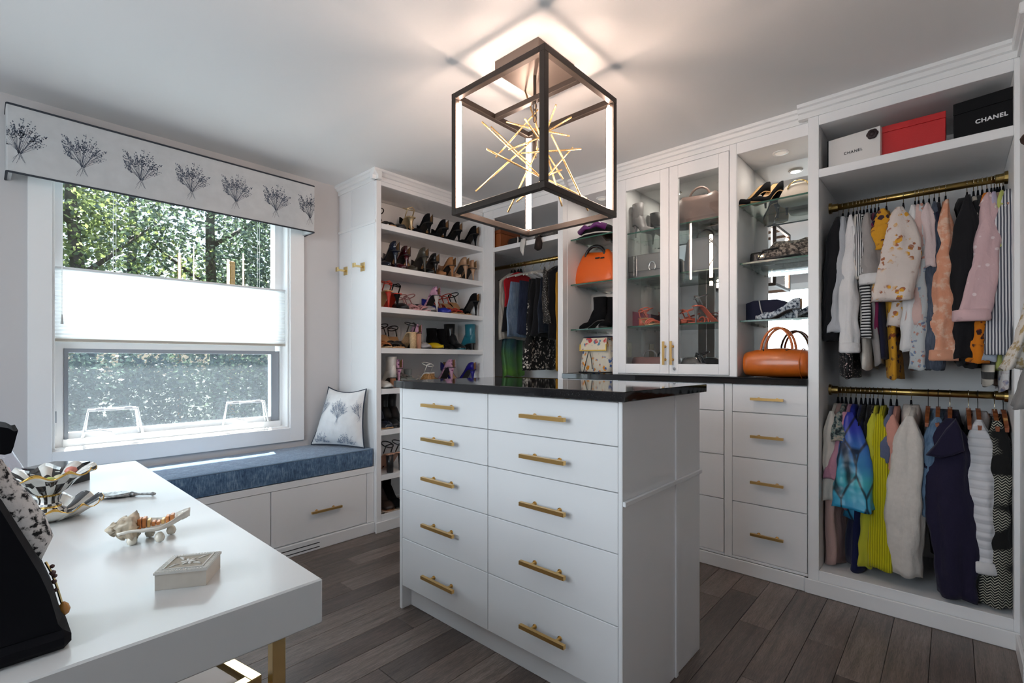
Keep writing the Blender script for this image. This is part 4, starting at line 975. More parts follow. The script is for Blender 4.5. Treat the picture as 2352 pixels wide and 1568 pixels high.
# black velvet necklace bust with scarf and necklace, at the corner of the desk nearest the camera
YB = 0.955
def bp(u, v, Y=YB): p = pY(u, v, Y); return (p.x, p.z)
bu = Unit('necklace_bust', 'black velvet necklace bust standing at the near corner of the desk', 'display bust', (0.0, YB, Zd))
out = [bp(157, 1490, 0.92), bp(158, 1462, 0.92), bp(150, 1452), bp(140, 1405), bp(122, 1345), bp(100, 1300), bp(62, 1240), bp(30, 1190), bp(4, 1150), bp(-30, 1120)]
out = [(x, max(z, Zd + 0.026) if i > 1 else z) for i, (x, z) in enumerate(out)]
zt = out[-1][1]
body = [(out[2][0], Zd + 0.027)] + out[3:] + [(-0.20, zt), (-0.20, Zd + 0.027)]
bu.mb('bust_body', MB().loft([[(x * 0.97 - 0.004, YB - 0.045 + (z - Zd) * 0.10, z) for x, z in body], [(x, YB - 0.02 + (z - Zd) * 0.12, z) for x, z in body], [(x, YB + 0.03 + (z - Zd) * 0.12, z) for x, z in body], [(x * 0.97 - 0.004, YB + 0.055 + (z - Zd) * 0.14, z) for x, z in body]]), M_BLACKW, smooth=False)
bu.box('base', -0.22, 0.0885, 0.905, 1.03, Zd, Zd + 0.026, M_BLACKW, 0.008)
nk = [bp(0, 977), bp(18, 980), bp(31, 987), bp(40, 985), bp(35, 1002), bp(30, 1022), bp(24, 1036), bp(10, 1040), bp(-12, 1038)]
neck = nk + [(-0.11, nk[-1][1] - 0.02), (-0.11, nk[0][1])]
bu.mb('neck_cap', MB().loft([[(x, YB - 0.02, z) for x, z in neck], [(x, YB + 0.07, z) for x, z in neck]]), M_BLACKW)
bu.mb('neck', MB().tube([(-0.115, YB + 0.03, zt - 0.01), (-0.11, YB + 0.03, nk[0][1] - 0.02)], 0.045, 16), M_BLACKW, smooth=True)
M_SCARF = fabric('black_white_print', 'blotch', (0.012, 0.012, 0.014), (0.70, 0.69, 0.68), (0.74, 0.73, 0.72), scale=95)
pa = [pY(u, v, YB + 0.02) for u, v in ((-60, 1080), (-32, 1125), (-2, 1170), (30, 1222), (62, 1265), (80, 1296))]
scf = MB().tube([p + Vector((0, 0.01, 0)) for p in pa], [0.020, 0.021, 0.024, 0.026, 0.022, 0.006], 14, flat=1.4).build('scarf', M_SCARF, None, True, base=tuple(pa[2]), loc=tuple(pa[2]))
tag(scf, 'white scarf with black speckled print draped over the black bust', 'scarf')
nl = Unit('necklace', 'gold necklace with beads and amber pendant hanging down the bust edge', 'necklace', tuple(pY(125, 1330, YB + 0.01)))
cp = [pY(u, v, YB + 0.012) + Vector((0.003, 0, 0.0)) for u, v in ((98, 1292), (112, 1316), (123, 1345), (133, 1378), (139, 1395))]
nl.mb('chain', MB().tube(cp, 0.0016, 6), M_BRASSP, smooth=True)
for k, (u, v, r_) in enumerate(((121, 1315, 0.004), (126, 1322, 0.003), (124, 1335, 0.0035), (129, 1354, 0.003), (120, 1300, 0.003))):
    c = pY(u, v, YB + 0.012); nl.mb('bead', MB().lathe([(0.0005, -r_), (r_ * 0.8, -r_ * 0.6), (r_, 0), (r_ * 0.8, r_ * 0.6), (0.0005, r_)], 10, tuple(c)), plain('garnet_bead', (0.10, 0.05, 0.05), 0.2), smooth=True)
c = pY(147, 1398, YB + 0.012); nl.mb('pendant', MB().lathe([(0.001, -0.010), (0.006, -0.006), (0.0075, 0), (0.005, 0.007), (0.001, 0.011)], 14, tuple(c)), plain('amber_pendant', (0.55, 0.25, 0.05), 0.15, coat=0.6), smooth=True)
pp = pZ(0, 1125, Zd)
po = thing('gift_pouch', 'clear organza pouch with something pink inside behind the black bust', 'pouch', (pp.x - 0.01, pp.y, Zd))
MB().lathe([(0.002, 0.0), (0.062, 0.004), (0.072, 0.03), (0.055, 0.075), (0.036, 0.12), (0.03, 0.15), (0.034, 0.175)], 22, (0, 0, 0), lambda i, th, r: (r * (1 + 0.06 * math.sin(5 * th + i)), 0)).build('pouch_film', M_PLASTIC, po, True)
MB().lathe([(0.002, 0.0), (0.035, 0.005), (0.042, 0.03), (0.03, 0.06), (0.004, 0.075)], 16, (0, 0, 0.006)).build('pink_content', plain('pink_soap', (0.72, 0.36, 0.36), 0.5), po, True)
# ================================================================== clothes hangers
def wire_hook(r=ROD_R + 0.0025, drop=0.085):
    pts = []
    for k in range(13):
        a = math.radians(200 - 215 * k / 12); pts.append((0.0 + r * math.cos(a), 0, r * math.sin(a)))
    pts += [(r * 0.6, 0, -r * 1.3), (0, 0, -r * 1.9), (0, 0, -drop)]
    m = MB().tube(pts, 0.0016, 6); return pyd(m.v, m.f, True, 'hook')
def hanger_arms(thick, h, drop, half=0.205):
    m = MB(); rings = []
    for k in range(13):
        t = -1 + 2 * k / 12; x = t * half; z = -drop - 0.062 * abs(t) ** 1.25; hh = h * (1 - 0.45 * abs(t)); th = thick * (1 - 0.2 * abs(t))
        rings.append([(x, -th, z), (x, th, z), (x, th * 0.8, z - hh), (x, -th * 0.8, z - hh)])
    m.loft(rings)
    if thick < 0.004: m.loft([[(-0.004, -0.003, -0.036), (0.004, -0.003, -0.036), (0.004, 0.003, -0.036), (-0.004, 0.003, -0.036)], [(-0.013, -0.0045, -0.058), (0.013, -0.0045, -0.058), (0.013, 0.0045, -0.058), (-0.013, 0.0045, -0.058)], [(-0.035, -0.0045, -0.088), (0.035, -0.0045, -0.088), (0.035, 0.0045, -0.088), (-0.035, 0.0045, -0.088)]])
    return m
HK = wire_hook(); HK.materials.append(M_GOLDW)
HKB = HK.copy(); HKB.materials.clear(); HKB.materials.append(M_WIREB)
mm = hanger_arms(0.0030, 0.014, 0.080, 0.165); ARM_V = pyd(mm.v, mm.f, False, 'arms'); ARM_V.materials.append(M_BLACKW)
mm = hanger_arms(0.0085, 0.032, 0.062, 0.205); ARM_W = pyd(mm.v, mm.f, False, 'arms'); ARM_W.materials.append(plain('cherry_wood', (0.30, 0.085, 0.03), 0.25, coat=0.5, var=0.3, bscale=25))
mm = hanger_arms(0.006, 0.017, 0.074, 0.212); ARM_P = pyd(mm.v, mm.f, False, 'arms'); ARM_P.materials.append(plain('ivory_plastic', (0.70, 0.69, 0.65), 0.4))
def hanger(label, x, y, z, kind='v', rz=0.0, group=None):
    e = thing('clothes_hanger', label, 'hanger', (x, y, z), rz, group)
    obj('hook', HKB if kind in 'w' and random.random() < 0.6 else HK, None, e)
    obj('arms', {'v': ARM_V, 'w': ARM_W, 'p': ARM_P}[kind], None, e)
    return e

# ================================================================== garments
def smooth01(t):
    t = max(0.0, min(1.0, t)); return t * t * (3 - 2 * t)
def ring_fold(cx, cy_, z, rx, ry, n, ph, amp, k=3):
    out = []
    for j in range(n):
        th = 2 * PI * j / n; f = 1 + amp * math.sin(k * th + ph) + amp * 0.5 * math.sin((k + 2) * th - ph * 1.7)
        out.append((cx + rx * f * math.cos(th), cy_ + ry * f * math.sin(th), z))
    return out
def garment(name, label, cat, pos, mat, length, W=0.20, thick=0.022, flare=1.0, sway=0.0, sleeve=None, collar=None, cuff=None, hang='v', rz=0.0, group=None, skirt=False,
            hlabel=None, smat=None, back=True, hgroup=None, amp=0.22, seed=None):
    """pos: hook point on the rod. sleeve: (end point in the room, r0, r1[, bulge]). local -x looks out of the closet."""
    x, y, z = pos; rr = random.Random(seed if seed is not None else int(abs(y) * 9999) + int(length * 500))
    if hlabel: hanger(hlabel, x, y, z, hang, rz, hgroup)
    e = thing(name, label, cat, (x, y, z), rz, group); rot = Matrix.Rotation(-rz, 3, 'Z')
    top = 0.168 if skirt else (0.070 if hang != 'w' else 0.085); ph = rr.uniform(0, 6); rings = []; NR = 24; n = 36
    for i in range(NR):
        t = i / (NR - 1); t = t ** 1.25; dz = top + t * (length - top)
        if skirt: a = W * (0.80 + 0.20 * t) * (1 + (flare - 1) * t); b = thick * (0.5 + 0.5 * t)
        else:
            s = min(1.0, max(0.0, (dz - top) / 0.085)); a = 0.045 + (W - 0.045) * s ** 0.75; a *= 1 + (flare - 1) * t; b = 0.011 + (thick - 0.011) * min(1.0, (dz - top) / 0.20)
        ring = []
        for j in range(n):
            th = 2 * PI * j / n; c, s_ = math.cos(th), math.sin(th)
            xx = a * math.copysign(abs(c) ** 0.75, c); fold = amp * 1.1 * thick * min(1, t * 1.6) * (math.sin(xx / max(W, .01) * 7 + ph) + 0.6 * math.sin(xx / max(W, .01) * 13 + ph * 2))
            yy = b * math.copysign(abs(s_) ** 0.8, s_) + fold + sway * t + 0.25 * thick * math.sin(3.0 * t + ph)
            nz_ = mnoise.noise(Vector((xx * 9 + ph, yy * 9, dz * 6))); yy += nz_ * thick * 0.5 * min(1, t * 3); xx += (mnoise.noise(Vector((dz * 9, ph, c))) * 0.006 + 0.003 * math.sin(dz * 23 + ph)) * min(1, t * 3)
            ring.append((xx, yy, -dz - 0.010 * math.sin(3 * th + ph) * t))
        rings.append(ring)
    MB().loft(rings).build('body', mat, e, True)
    if sleeve:
        E = rot @ (Vector(sleeve[0]) - Vector(pos)); r0, r1 = sleeve[1], sleeve[2]; bul = sleeve[3] if len(sleeve) > 3 else 0.0
        for sd in ((-1, 1) if back else (-1,)):
            S0 = Vector((sd * (W - 0.018), 0, -(0.118 if W < 0.19 else 0.128))); En = E if sd < 0 else Vector((W - 0.005, sway * 0.7, E.z * 0.97))
            if (En - S0).length < 0.05: continue
            C = Vector((S0.x + sd * 0.030, (S0.y * 0.6 + En.y * 0.4), S0.z * 0.45 + En.z * 0.55)); rs = []; m_ = 28
            for i in range(m_):
                t = i / (m_ - 1); p = S0 * (1 - t) ** 2 + C * 2 * t * (1 - t) + En * t * t
                r = (r0 + (r1 - r0) * t) * (0.22 + 0.78 * smooth01(t * 6) ** 0.6) + bul * math.sin(PI * t) ** 1.5
                bunch = 1 + 0.025 * math.sin(19 * t + ph) * smooth01(t * 4) + 0.05 * math.sin(47 * t + ph * 2) * smooth01(t * 3)
                wy = 0.09 * r * math.sin(5.5 * t + ph) * smooth01(t * 3) * (1 - 0.5 * t); wx = 0.004 * math.sin(7 * t + ph * 1.3) * smooth01(t * 3)
                rg = ring_fold(p.x + wx, p.y + wy, p.z + 0.03 * (1 - smooth01(t * 5)), r * 0.62 * bunch, r * (0.85 + 0.15 * bunch), 26, ph + 2.2 * t, 0.10 + 0.05 * t, 4)
                rs.append([(a_ + 0.007 * mnoise.noise(Vector((a_ * 22, b2 * 22, c2 * 14 + ph))), b2 + 0.010 * mnoise.noise(Vector((b2 * 25, c2 * 13, ph))), c2 - 0.006 * math.sin(3 * PI * 2 * q_ / 26 + ph) * t) for q_, (a_, b2, c2) in enumerate(rg)])
            so_ = MB().loft(rs).build('sleeve', smat or mat, e, True)
            if cuff and sd < 0:
                cr = cuff[1]; MB().loft([ring_fold(En.x + wx, En.y + wy, En.z + dzz, cr * k * 0.66, cr * k, 18, ph, 0.05) for dzz, k in ((0.045, 0.9), (0.042, 1.05), (0.004, 1.08), (-0.004, 1.0))]).build('cuff', cuff[0], e, True)
    if collar:
        cm, cl = collar; rs = []
        for i in range(9):
            t = -1 + 2 * i / 8; xx = t * 0.10; zz = -top + 0.012 - 0.055 * abs(t) ** 1.4; w2 = 0.020 + 0.010 * (1 - abs(t))
            rs.append([(xx, -w2, zz), (xx - 0.004, -w2 * 1.35, zz - cl * 0.5), (xx, -w2 * 1.5, zz - cl), (xx, -w2 * 1.1, zz - cl), (xx, 0, zz + 0.006), (xx, w2 * 1.1, zz - cl), (xx, w2 * 1.5, zz - cl), (xx - 0.004, w2 * 1.35, zz - cl * 0.5), (xx, w2, zz)])
        MB().loft(rs).build('collar', cm, e, True)
    return e
def rodpos(u, z): return Vector((ROD_X, max(-0.172, min(0.470, pX(u, 800, ROD_X).y)), z))
S = rgb
BLK = fabric('black_cloth', 'plain', (0.008, 0.008, 0.010)); WHT = fabric('white_cotton', 'plain', (0.66, 0.65, 0.65)); CRM = fabric('cream_cotton', 'plain', (0.60, 0.55, 0.49))
NVY = fabric('navy_cloth', 'plain', (0.012, 0.012, 0.030)); BLS = fabric('blush_cloth', 'plain', (0.60, 0.42, 0.38))
def U(name, label, cat, u, mat, hemv, sleeve=None, sx=2.875, hu=None, **k):
    pos = rodpos(u, RZU); L_ = RZU - pX(u, hemv, 2.93).z
    sl = None if sleeve is None else ((pX(sleeve[0], sleeve[1], sx)),) + tuple(sleeve[2:])
    hl = 'slim black velvet hanger on the upper rod holding the ' + k.pop('short')
    sw_ = 0.0 if hu is None else (pX(hu, hemv, 2.90).y - pos.y)
    return garment(name, label, cat, tuple(pos), mat, L_, sleeve=sl, sway=sw_, group='clothes on the upper wardrobe rod', hlabel=hl, hgroup='hangers on the upper rod', **k)
HTH = fabric('grey_heather', 'plain', (0.42, 0.44, 0.47))
U('cardigan', 'long-sleeved black cardigan, first on the upper wardrobe rod', 'cardigan', 1936, BLK, 780, (1903, 782, 0.034, 0.030), short='black cardigan', W=0.21)
U('sweater', 'light grey heather sweater sleeve next to the first black cardigan', 'sweater', 1949, HTH, 700, (1915, 762, 0.028, 0.034), sx=2.86, short='grey heather sweater')
U('dress', 'black dress with sequin speckles hanging lowest near the wardrobe side', 'dress', 1960, fabric('black_sequins', 'sparkle', (0.006, 0.006, 0.007), (0.55, 0.42, 0.40), scale=95), 866, None, hu=1945, short='sequinned dress', thick=0.030)
U('blouse', 'plain white long-sleeved blouse with wide cuff beside the sequinned dress', 'blouse', 1968, WHT, 760, (1949, 808, 0.026, 0.040), sx=2.85, short='white wide-cuff blouse', cuff=(WHT, 0.040), W=0.21)
U('top', 'cream knit top reaching below the striped sleeve', 'top', 1976, CRM, 846, (1981, 640, 0.022, 0.026), hu=1988, short='cream knit top')
U('blouse', 'blouse with fine black and white vertical stripes and knotted neck', 'blouse', 1984, fabric('pinstripe_bw', 'stripe_v', (0.02, 0.02, 0.025), (0.62, 0.62, 0.62), scale=42), 690, (1980, 632, 0.024, 0.030), sx=2.865, short='pinstriped blouse')
U('sweater', 'sweater sleeve with bold black and white horizontal stripes', 'sweater', 1992, fabric('breton_stripe', 'stripe_h', (0.012, 0.012, 0.015), (0.62, 0.62, 0.61), scale=22), 740, (1991, 775, 0.018, 0.020), sx=2.865, short='striped sweater')
GRB = fabric('taupe_cloth', 'plain', (0.27, 0.25, 0.245))
U('top', 'taupe top with a broad white sleeve band and beige hem', 'top', 2001, GRB, 836, (2004, 650, 0.030, 0.050), sx=2.85, hu=2018, short='taupe colour-block top', cuff=(WHT, 0.052))
U('top', 'deep magenta top behind the cream floral blouse', 'top', 2010, fabric('magenta_cloth', 'plain', (0.16, 0.014, 0.06)), 765, None, hu=2018, short='magenta top')
U('dress', 'navy dress showing below the cream floral blouse', 'dress', 2018, NVY, 824, None, hu=2030, short='navy dress')
MUS = fabric('mustard_floral', 'floral', (0.55, 0.27, 0.02), (0.04, 0.02, 0.03), (0.20, 0.05, 0.02), scale=2.2)
U('dress', 'mustard dress with dark flower print and short sleeves', 'dress', 2036, MUS, 868, (2022, 572, 0.036, 0.044), sx=2.87, hu=2054, short='mustard flower dress', W=0.185)
CFL = fabric('cream_floral', 'floral', (0.66, 0.58, 0.53), (0.66, 0.32, 0.03), (0.34, 0.12, 0.06), scale=2.1)
U('blouse', 'cream kimono blouse with large orange and brown flowers, wide sleeve facing out', 'blouse', 2075, CFL, 750, (2048, 690, 0.050, 0.082, 0.015), sx=2.84, hu=2052, short='cream floral kimono blouse', W=0.205, thick=0.045)
U('blouse', 'white satin blouse right after the cream floral kimono blouse', 'blouse', 2102, WHT, 735, (2090, 806, 0.028, 0.034), hu=2085, short='white satin blouse')
U('blouse', 'blush pink plain blouse between white satin and blue floral ones', 'blouse', 2110, BLS, 770, (2102, 745, 0.026, 0.030), hu=2090, short='blush blouse')
U('blouse', 'pale blue blouse with tiny flower print and gathered sleeve', 'blouse', 2121, fabric('blue_tiny_floral', 'floral', (0.46, 0.49, 0.50), (0.45, 0.22, 0.17), (0.14, 0.20, 0.32), scale=3.2), 835, (2112, 848, 0.026, 0.036), hu=2118, short='blue flower blouse')
U('top', 'pale pink sleeveless ruffle top beside the blue flower blouse', 'top', 2134, fabric('pale_pink_cloth', 'plain', (0.62, 0.50, 0.49)), 640, (2138, 612, 0.022, 0.020), short='pale pink ruffle top')
U('shirt', 'dark denim shirt with frayed cuff before the coral blouse', 'shirt', 2146, fabric('dark_denim', 'denim', (0.02, 0.027, 0.045), (0.09, 0.11, 0.15)), 830, (2146, 848, 0.028, 0.032), short='dark denim shirt')
U('top', 'navy sleeveless top hidden behind the coral blouse', 'top', 2157, NVY, 740, None, short='navy sleeveless top')
COR = fabric('coral_print', 'blotch', (0.62, 0.28, 0.17), (0.64, 0.31, 0.20), (0.70, 0.46, 0.34), scale=26)
U('blouse', 'coral peach blouse with faint pale print and ribbed cuff', 'blouse', 2172, COR, 815, (2162, 826, 0.028, 0.046), sx=2.865, hu=2165, short='coral blouse', cuff=(fabric('coral_rib', 'plain', (0.62, 0.30, 0.19)), 0.044))
U('blazer', 'plain black blazer between the coral and the pink dotted blouse', 'blazer', 2221, BLK, 836, (2203, 822, 0.040, 0.044), hu=2210, short='black blazer', collar=(BLK, 0.05), W=0.215)
U('top', 'black and ivory trimmed top behind the pink dotted blouse', 'top', 2236, fabric('black_ivory', 'stripe_h', (0.008, 0.008, 0.01), (0.55, 0.52, 0.46), scale=2.2), 780, None, short='black and ivory top')
U('dress', 'black satin dress next to the orange flower blouse', 'dress', 2246, BLK, 842, None, hu=2236, short='black satin dress')
U('blouse', 'bright orange blouse with black flowers showing under the pink sleeve', 'blouse', 2256, fabric('orange_floral', 'floral', (0.60, 0.18, 0.01), (0.04, 0.015, 0.015), (0.45, 0.07, 0.02), scale=1.8), 790, (2242, 832, 0.028, 0.036), sx=2.875, short='orange flower blouse')
PDT = fabric('pink_dotted', 'dots', (0.58, 0.40, 0.41), (0.75, 0.64, 0.64), scale=24)
U('blouse', 'sheer pink blouse with raised white dots and flared gathered cuff', 'blouse', 2267, PDT, 700, (2234, 735, 0.034, 0.058), sx=2.83, short='pink dotted blouse', cuff=(fabric('pink_cuff', 'plain', (0.60, 0.41, 0.42)), 0.058))
U('blouse', 'lavender blouse with violet and grey-blue bands', 'blouse', 2277, fabric('lavender_block', 'gradient', (0.42, 0.38, 0.50), (0.52, 0.46, 0.60), (0.40, 0.46, 0.55), scale=1.4), 800, (2266, 828, 0.022, 0.028), sx=2.87, short='lavender blouse')
U('top', 'ivory top with fine dark window-pane lines, hanging low', 'top', 2284, fabric('ivory_check', 'stripe_h', (0.05, 0.05, 0.05), (0.58, 0.54, 0.47), scale=5), 884, None, hu=2275, short='ivory window-pane top')
U('top', 'tan sleeveless top before the lime cardigan', 'top', 2290, fabric('tan_cloth', 'plain', (0.40, 0.27, 0.19)), 690, None, short='tan sleeveless top')
U('cardigan', 'lime green thin cardigan peeking out beside the striped shirt', 'cardigan', 2296, fabric('lime_knit', 'plain', (0.42, 0.46, 0.13)), 848, (2282, 745, 0.018, 0.018), sx=2.86, hu=2292, short='lime cardigan')
SHS = fabric('ink_stripe_shirt', 'stripe_v', (0.07, 0.075, 0.10), (0.62, 0.62, 0.63), scale=33)
U('shirt', 'white shirt with ink-blue vertical stripes, last wide sleeve on the upper rod', 'shirt', 2306, SHS, 800, (2296, 812, 0.040, 0.044), sx=2.855, short='ink-striped shirt', cuff=(SHS, 0.044))
U('top', 'peach brown top at the end of the upper rod', 'top', 2313, fabric('peach_brown', 'plain', (0.46, 0.22, 0.15)), 742, None, short='peach brown top')
U('blouse', 'white blouse with faint blue flowers hanging lowest at the rod end', 'blouse', 2319, fabric('white_blue_floral', 'floral', (0.64, 0.63, 0.63), (0.20, 0.22, 0.34), (0.45, 0.40, 0.42), scale=2.0), 896, None, short='white-blue flower blouse')

def Lw(name, label, cat, u, mat, hemv, sleeve=None, sx=2.875, hu=None, hang='v', **k):
    pos = rodpos(u, RZL); L_ = RZL - pX(u, hemv, 2.93).z; L_ = min(L_, 0.872)
    sl = None
    if sleeve:
        e = pX(sleeve[0], sleeve[1], sx); e.z = max(e.z, 0.135); sl = (e,) + tuple(sleeve[2:])
    sh_ = k.pop('short')
    hl = {'v': 'slim black velvet hanger', 'w': 'polished cherry wood hanger'}[hang] + ' on the lower rod holding the ' + sh_
    sw_ = 0.0 if hu is None else (pX(hu, hemv, 2.90).y - pos.y)
    return garment(name, label, cat, tuple(pos), mat, L_, sleeve=sl, sway=sw_, group='clothes on the lower wardrobe rod', hlabel=hl, hgroup='hangers on the lower rod', hang=hang, **k)
Lw('sweater', 'cream short-sleeved knit, first on the lower rod', 'sweater', 1925, CRM, 1150, (1902, 1148, 0.028, 0.030), short='cream short knit')
Lw('dress', 'long dusty blush dress reaching the wardrobe floor', 'dress', 1934, fabric('dusty_blush', 'plain', (0.46, 0.31, 0.28)), 1310, None, hu=1912, short='long blush dress', thick=0.04)
Lw('blouse', 'teal and black lace blouse with ruffled sleeve', 'blouse', 1943, fabric('teal_lace', 'blotch', (0.02, 0.03, 0.035), (0.16, 0.22, 0.21), (0.38, 0.33, 0.27), scale=45), 1010, (1925, 1012, 0.022, 0.034), sx=2.86, short='teal lace blouse')
Lw('blouse', 'mauve pink silk blouse beside the butterfly caftan', 'blouse', 1954, fabric('mauve_silk', 'plain', (0.42, 0.20, 0.27), rough=0.4), 1165, (1920, 1100, 0.028, 0.048), sx=2.87, short='mauve silk blouse')
def m_butterfly():
    m, N, L, b = newmat('butterfly_silk'); co = objco(N); setp(b, Roughness=0.35)
    sp = N.new('ShaderNodeSeparateXYZ'); L.new(co, sp.inputs[0])
    w = N.new('ShaderNodeTexVoronoi'); w.feature = 'DISTANCE_TO_EDGE'; w.inputs['Scale'].default_value = 6.0
    L.new(mapn(N, L, co, (0.5, 2.4, 0.9), (0.35, 0, 0)), w.inputs['Vector'])
    n = noise_n(N, L, 6, 3, co)
    ad = N.new('ShaderNodeMath'); ad.operation = 'MULTIPLY_ADD'; ad.inputs[1].default_value = 0.30; L.new(n.outputs[0], ad.inputs[0]); ng = N.new('ShaderNodeMath'); ng.operation = 'MULTIPLY'; ng.inputs[1].default_value = -1.25; L.new(sp.outputs['Z'], ng.inputs[0]); L.new(ng.outputs[0], ad.inputs[2])
    r = ramp_n(N, L, ad.outputs[0], [(0.0, (0.015, 0.02, 0.22)), (0.34, (0.02, 0.035, 0.34)), (0.50, (0.03, 0.15, 0.44)), (0.68, (0.05, 0.40, 0.46)), (0.86, (0.03, 0.30, 0.52)), (0.97, (0.01, 0.03, 0.14))])
    v = ramp_n(N, L, w.outputs['Distance'], [(0.02, (0.02, 0.02, 0.03)), (0.07, (1, 1, 1))])
    mx = N.new('ShaderNodeMixRGB'); mx.blend_type = 'MULTIPLY'; mx.inputs[0].default_value = 0.92; L.new(r.outputs[0], mx.inputs[1]); L.new(v.outputs[0], mx.inputs[2]); L.new(mx.outputs[0], b.inputs['Base Color']); return m
M_BFLY = m_butterfly()
Lw('caftan', 'blue and turquoise silk caftan with butterfly wing print', 'caftan', 1966, M_BFLY, 1190, (1962, 1165, 0.040, 0.092, 0.01), sx=2.84, hu=1955, short='butterfly caftan', thick=0.05)
Lw('dress', 'dark midnight-blue dress below the butterfly caftan', 'dress', 1978, fabric('midnight', 'plain', (0.008, 0.012, 0.055)), 1318, None, hu=1965, short='midnight-blue dress', thick=0.035)
Lw('top', 'short black top hanging nearest to the butterfly caftan', 'top', 1988, BLK, 1030, None, short='first short black top')
Lw('top', 'short black top hanging nearest to the lime sweater', 'top', 1998, BLK, 1010, None, short='second short black top')
Lw('top', 'black beaded top between the plain black tops and the lime sweater', 'top', 2006, fabric('black_beads', 'sparkle', (0.008, 0.008, 0.008), (0.2, 0.16, 0.08), scale=80), 1120, None, short='black beaded top')
Lw('sweater', 'lime yellow fine-knit sweater beside the ribbed yellow cardigan', 'sweater', 2016, fabric('lime_yellow', 'plain', (0.47, 0.46, 0.035)), 1180, (1988, 1300, 0.030, 0.030), hu=2000, short='lime sweater')
Lw('cardigan', 'bright yellow ribbed cardigan on the lower rod', 'cardigan', 2028, fabric('yellow_rib', 'rib', (0.42, 0.38, 0.004), (0.60, 0.54, 0.012), scale=34), 1250, (2028, 1305, 0.040, 0.046), sx=2.85, short='yellow ribbed cardigan', thick=0.03)
Lw('top', 'slate blue top behind the pink chunky knit', 'top', 2046, fabric('slate_blue', 'plain', (0.10, 0.12, 0.20)), 1150, (2036, 1060, 0.02, 0.02), short='slate blue top')
Lw('sweater', 'salmon pink chunky knit behind the cream fleece', 'sweater', 2060, fabric('salmon_knit', 'plain', (0.52, 0.25, 0.20)), 1200, (2054, 1080, 0.026, 0.026), short='salmon knit')
FLC = fabric('cream_fleece', 'plain', (0.60, 0.56, 0.51), scale=6)
Lw('jacket', 'cream fleece jacket with high collar on the lower rod', 'jacket', 2093, FLC, 1265, (2078, 1318, 0.058, 0.056, 0.01), sx=2.845, hu=2060, short='cream fleece jacket', collar=(FLC, 0.085), W=0.215, thick=0.045)
Lw('top', 'grey top on a wooden hanger between the fleece and the denim jacket', 'top', 2132, fabric('warm_grey', 'plain', (0.16, 0.15, 0.14)), 1150, None, hang='w', short='grey top', W=0.10)
DEN = fabric('mid_denim', 'denim', (0.05, 0.10, 0.18), (0.16, 0.25, 0.36))
Lw('jacket', 'mid-blue denim jacket hanging behind the navy jacket', 'jacket', 2155, DEN, 1195, (2112, 1180, 0.040, 0.042), hu=2118, hang='w', short='denim jacket', collar=(DEN, 0.06))
NVJ = fabric('navy_corduroy', 'plain', (0.014, 0.011, 0.032))
nj = Lw('jacket', 'dark navy jacket with large pointed collar on the lower rod', 'jacket', 2182, NVJ, 1225, (2196, 1372, 0.070, 0.058, 0.015), sx=2.83, hu=2170, hang='w', short='navy jacket', collar=(NVJ, 0.10), thick=0.055, W=0.215)
cpts = [pX(u_, v_, 2.83) for u_, v_ in ((2196, 960), (2208, 985), (2216, 1034), (2190, 1044), (2160, 1050), (2126, 1044), (2148, 1020), (2172, 985))]
cc_ = sum((Vector((0, p.y, p.z)) for p in cpts), Vector()) / len(cpts); cb_ = nj.location
MB().loft([[(x_ - cb_.x, cc_.y + (p.y - cc_.y) * k_ - cb_.y, cc_.z + (p.z - cc_.z) * k_ - cb_.z) for p in cpts] for x_, k_ in ((2.795, 0.80), (2.785 + 0.015, 0.95), (2.815, 1.0), (2.86, 0.97))]).build('collar_flap', NVJ, nj, False)
Lw('jacket', 'black jacket on a reddish wooden hanger beside the navy jacket', 'jacket', 2224, BLK, 1200, None, hang='w', short='black jacket', W=0.12)
WQ = fabric('white_quilted', 'quilt', (0.64, 0.64, 0.66), scale=9)
Lw('jacket', 'white quilted jacket with turned-up cuff on the lower rod', 'jacket', 2246, WQ, 1260, (2258, 1312, 0.050, 0.044, 0.008), sx=2.84, hu=2250, hang='w', short='white quilted jacket', cuff=(WHT, 0.047), collar=(WHT, 0.05))
TWD = fabric('chevron_tweed', 'tweed', (0.010, 0.010, 0.010), (0.52, 0.50, 0.40), scale=1.0)
Lw('coat', 'black coat with white and gold chevron tweed panels', 'coat', 2284, TWD, 1390, (2284, 1388, 0.052, 0.050), sx=2.855, hang='w', short='chevron tweed coat', thick=0.03, W=0.20)
Lw('coat', 'plain black coat, last on the lower rod', 'coat', 2309, BLK, 1340, None, hang='w', short='last black coat', W=0.16)

# ------------------------------------------------------------------ corner closet
RZC = 1.968
def Cn(name, label, cat, u, mat, hemv, sleeve=None, hang='v', hu=None, sx=2.89, **k):
    p = pX(u, 700, 2.93); pos = Vector((ROD_X, p.y, RZC)); L_ = RZC - pX(u, hemv, 2.93).z
    sl = None if sleeve is None else ((pX(sleeve[0], sleeve[1], sx)),) + tuple(sleeve[2:])
    hl = {'v': 'black velvet hanger', 'p': 'ivory plastic hanger'}[hang] + ' in the corner closet holding the ' + k.pop('short')
    sw_ = 0.0 if hu is None else (pX(hu, hemv, 2.90).y - pos.y)
    return garment(name, label, cat, tuple(pos), mat, L_, sleeve=sl, group='clothes in the corner closet', hlabel=hl, hgroup='hangers in the corner closet', hang=hang, sway=sw_, **k)
Cn('dress', 'long green to blue shaded gown at the dark end of the corner closet', 'dress', 1148, fabric('green_blue_gown', 'gradient', (0.05, 0.09, 0.04), (0.02, 0.05, 0.14), (0.10, 0.25, 0.04), scale=0.85, rough=0.35), 864, None, short='green-blue gown', hu=1146, thick=0.035, W=0.125)
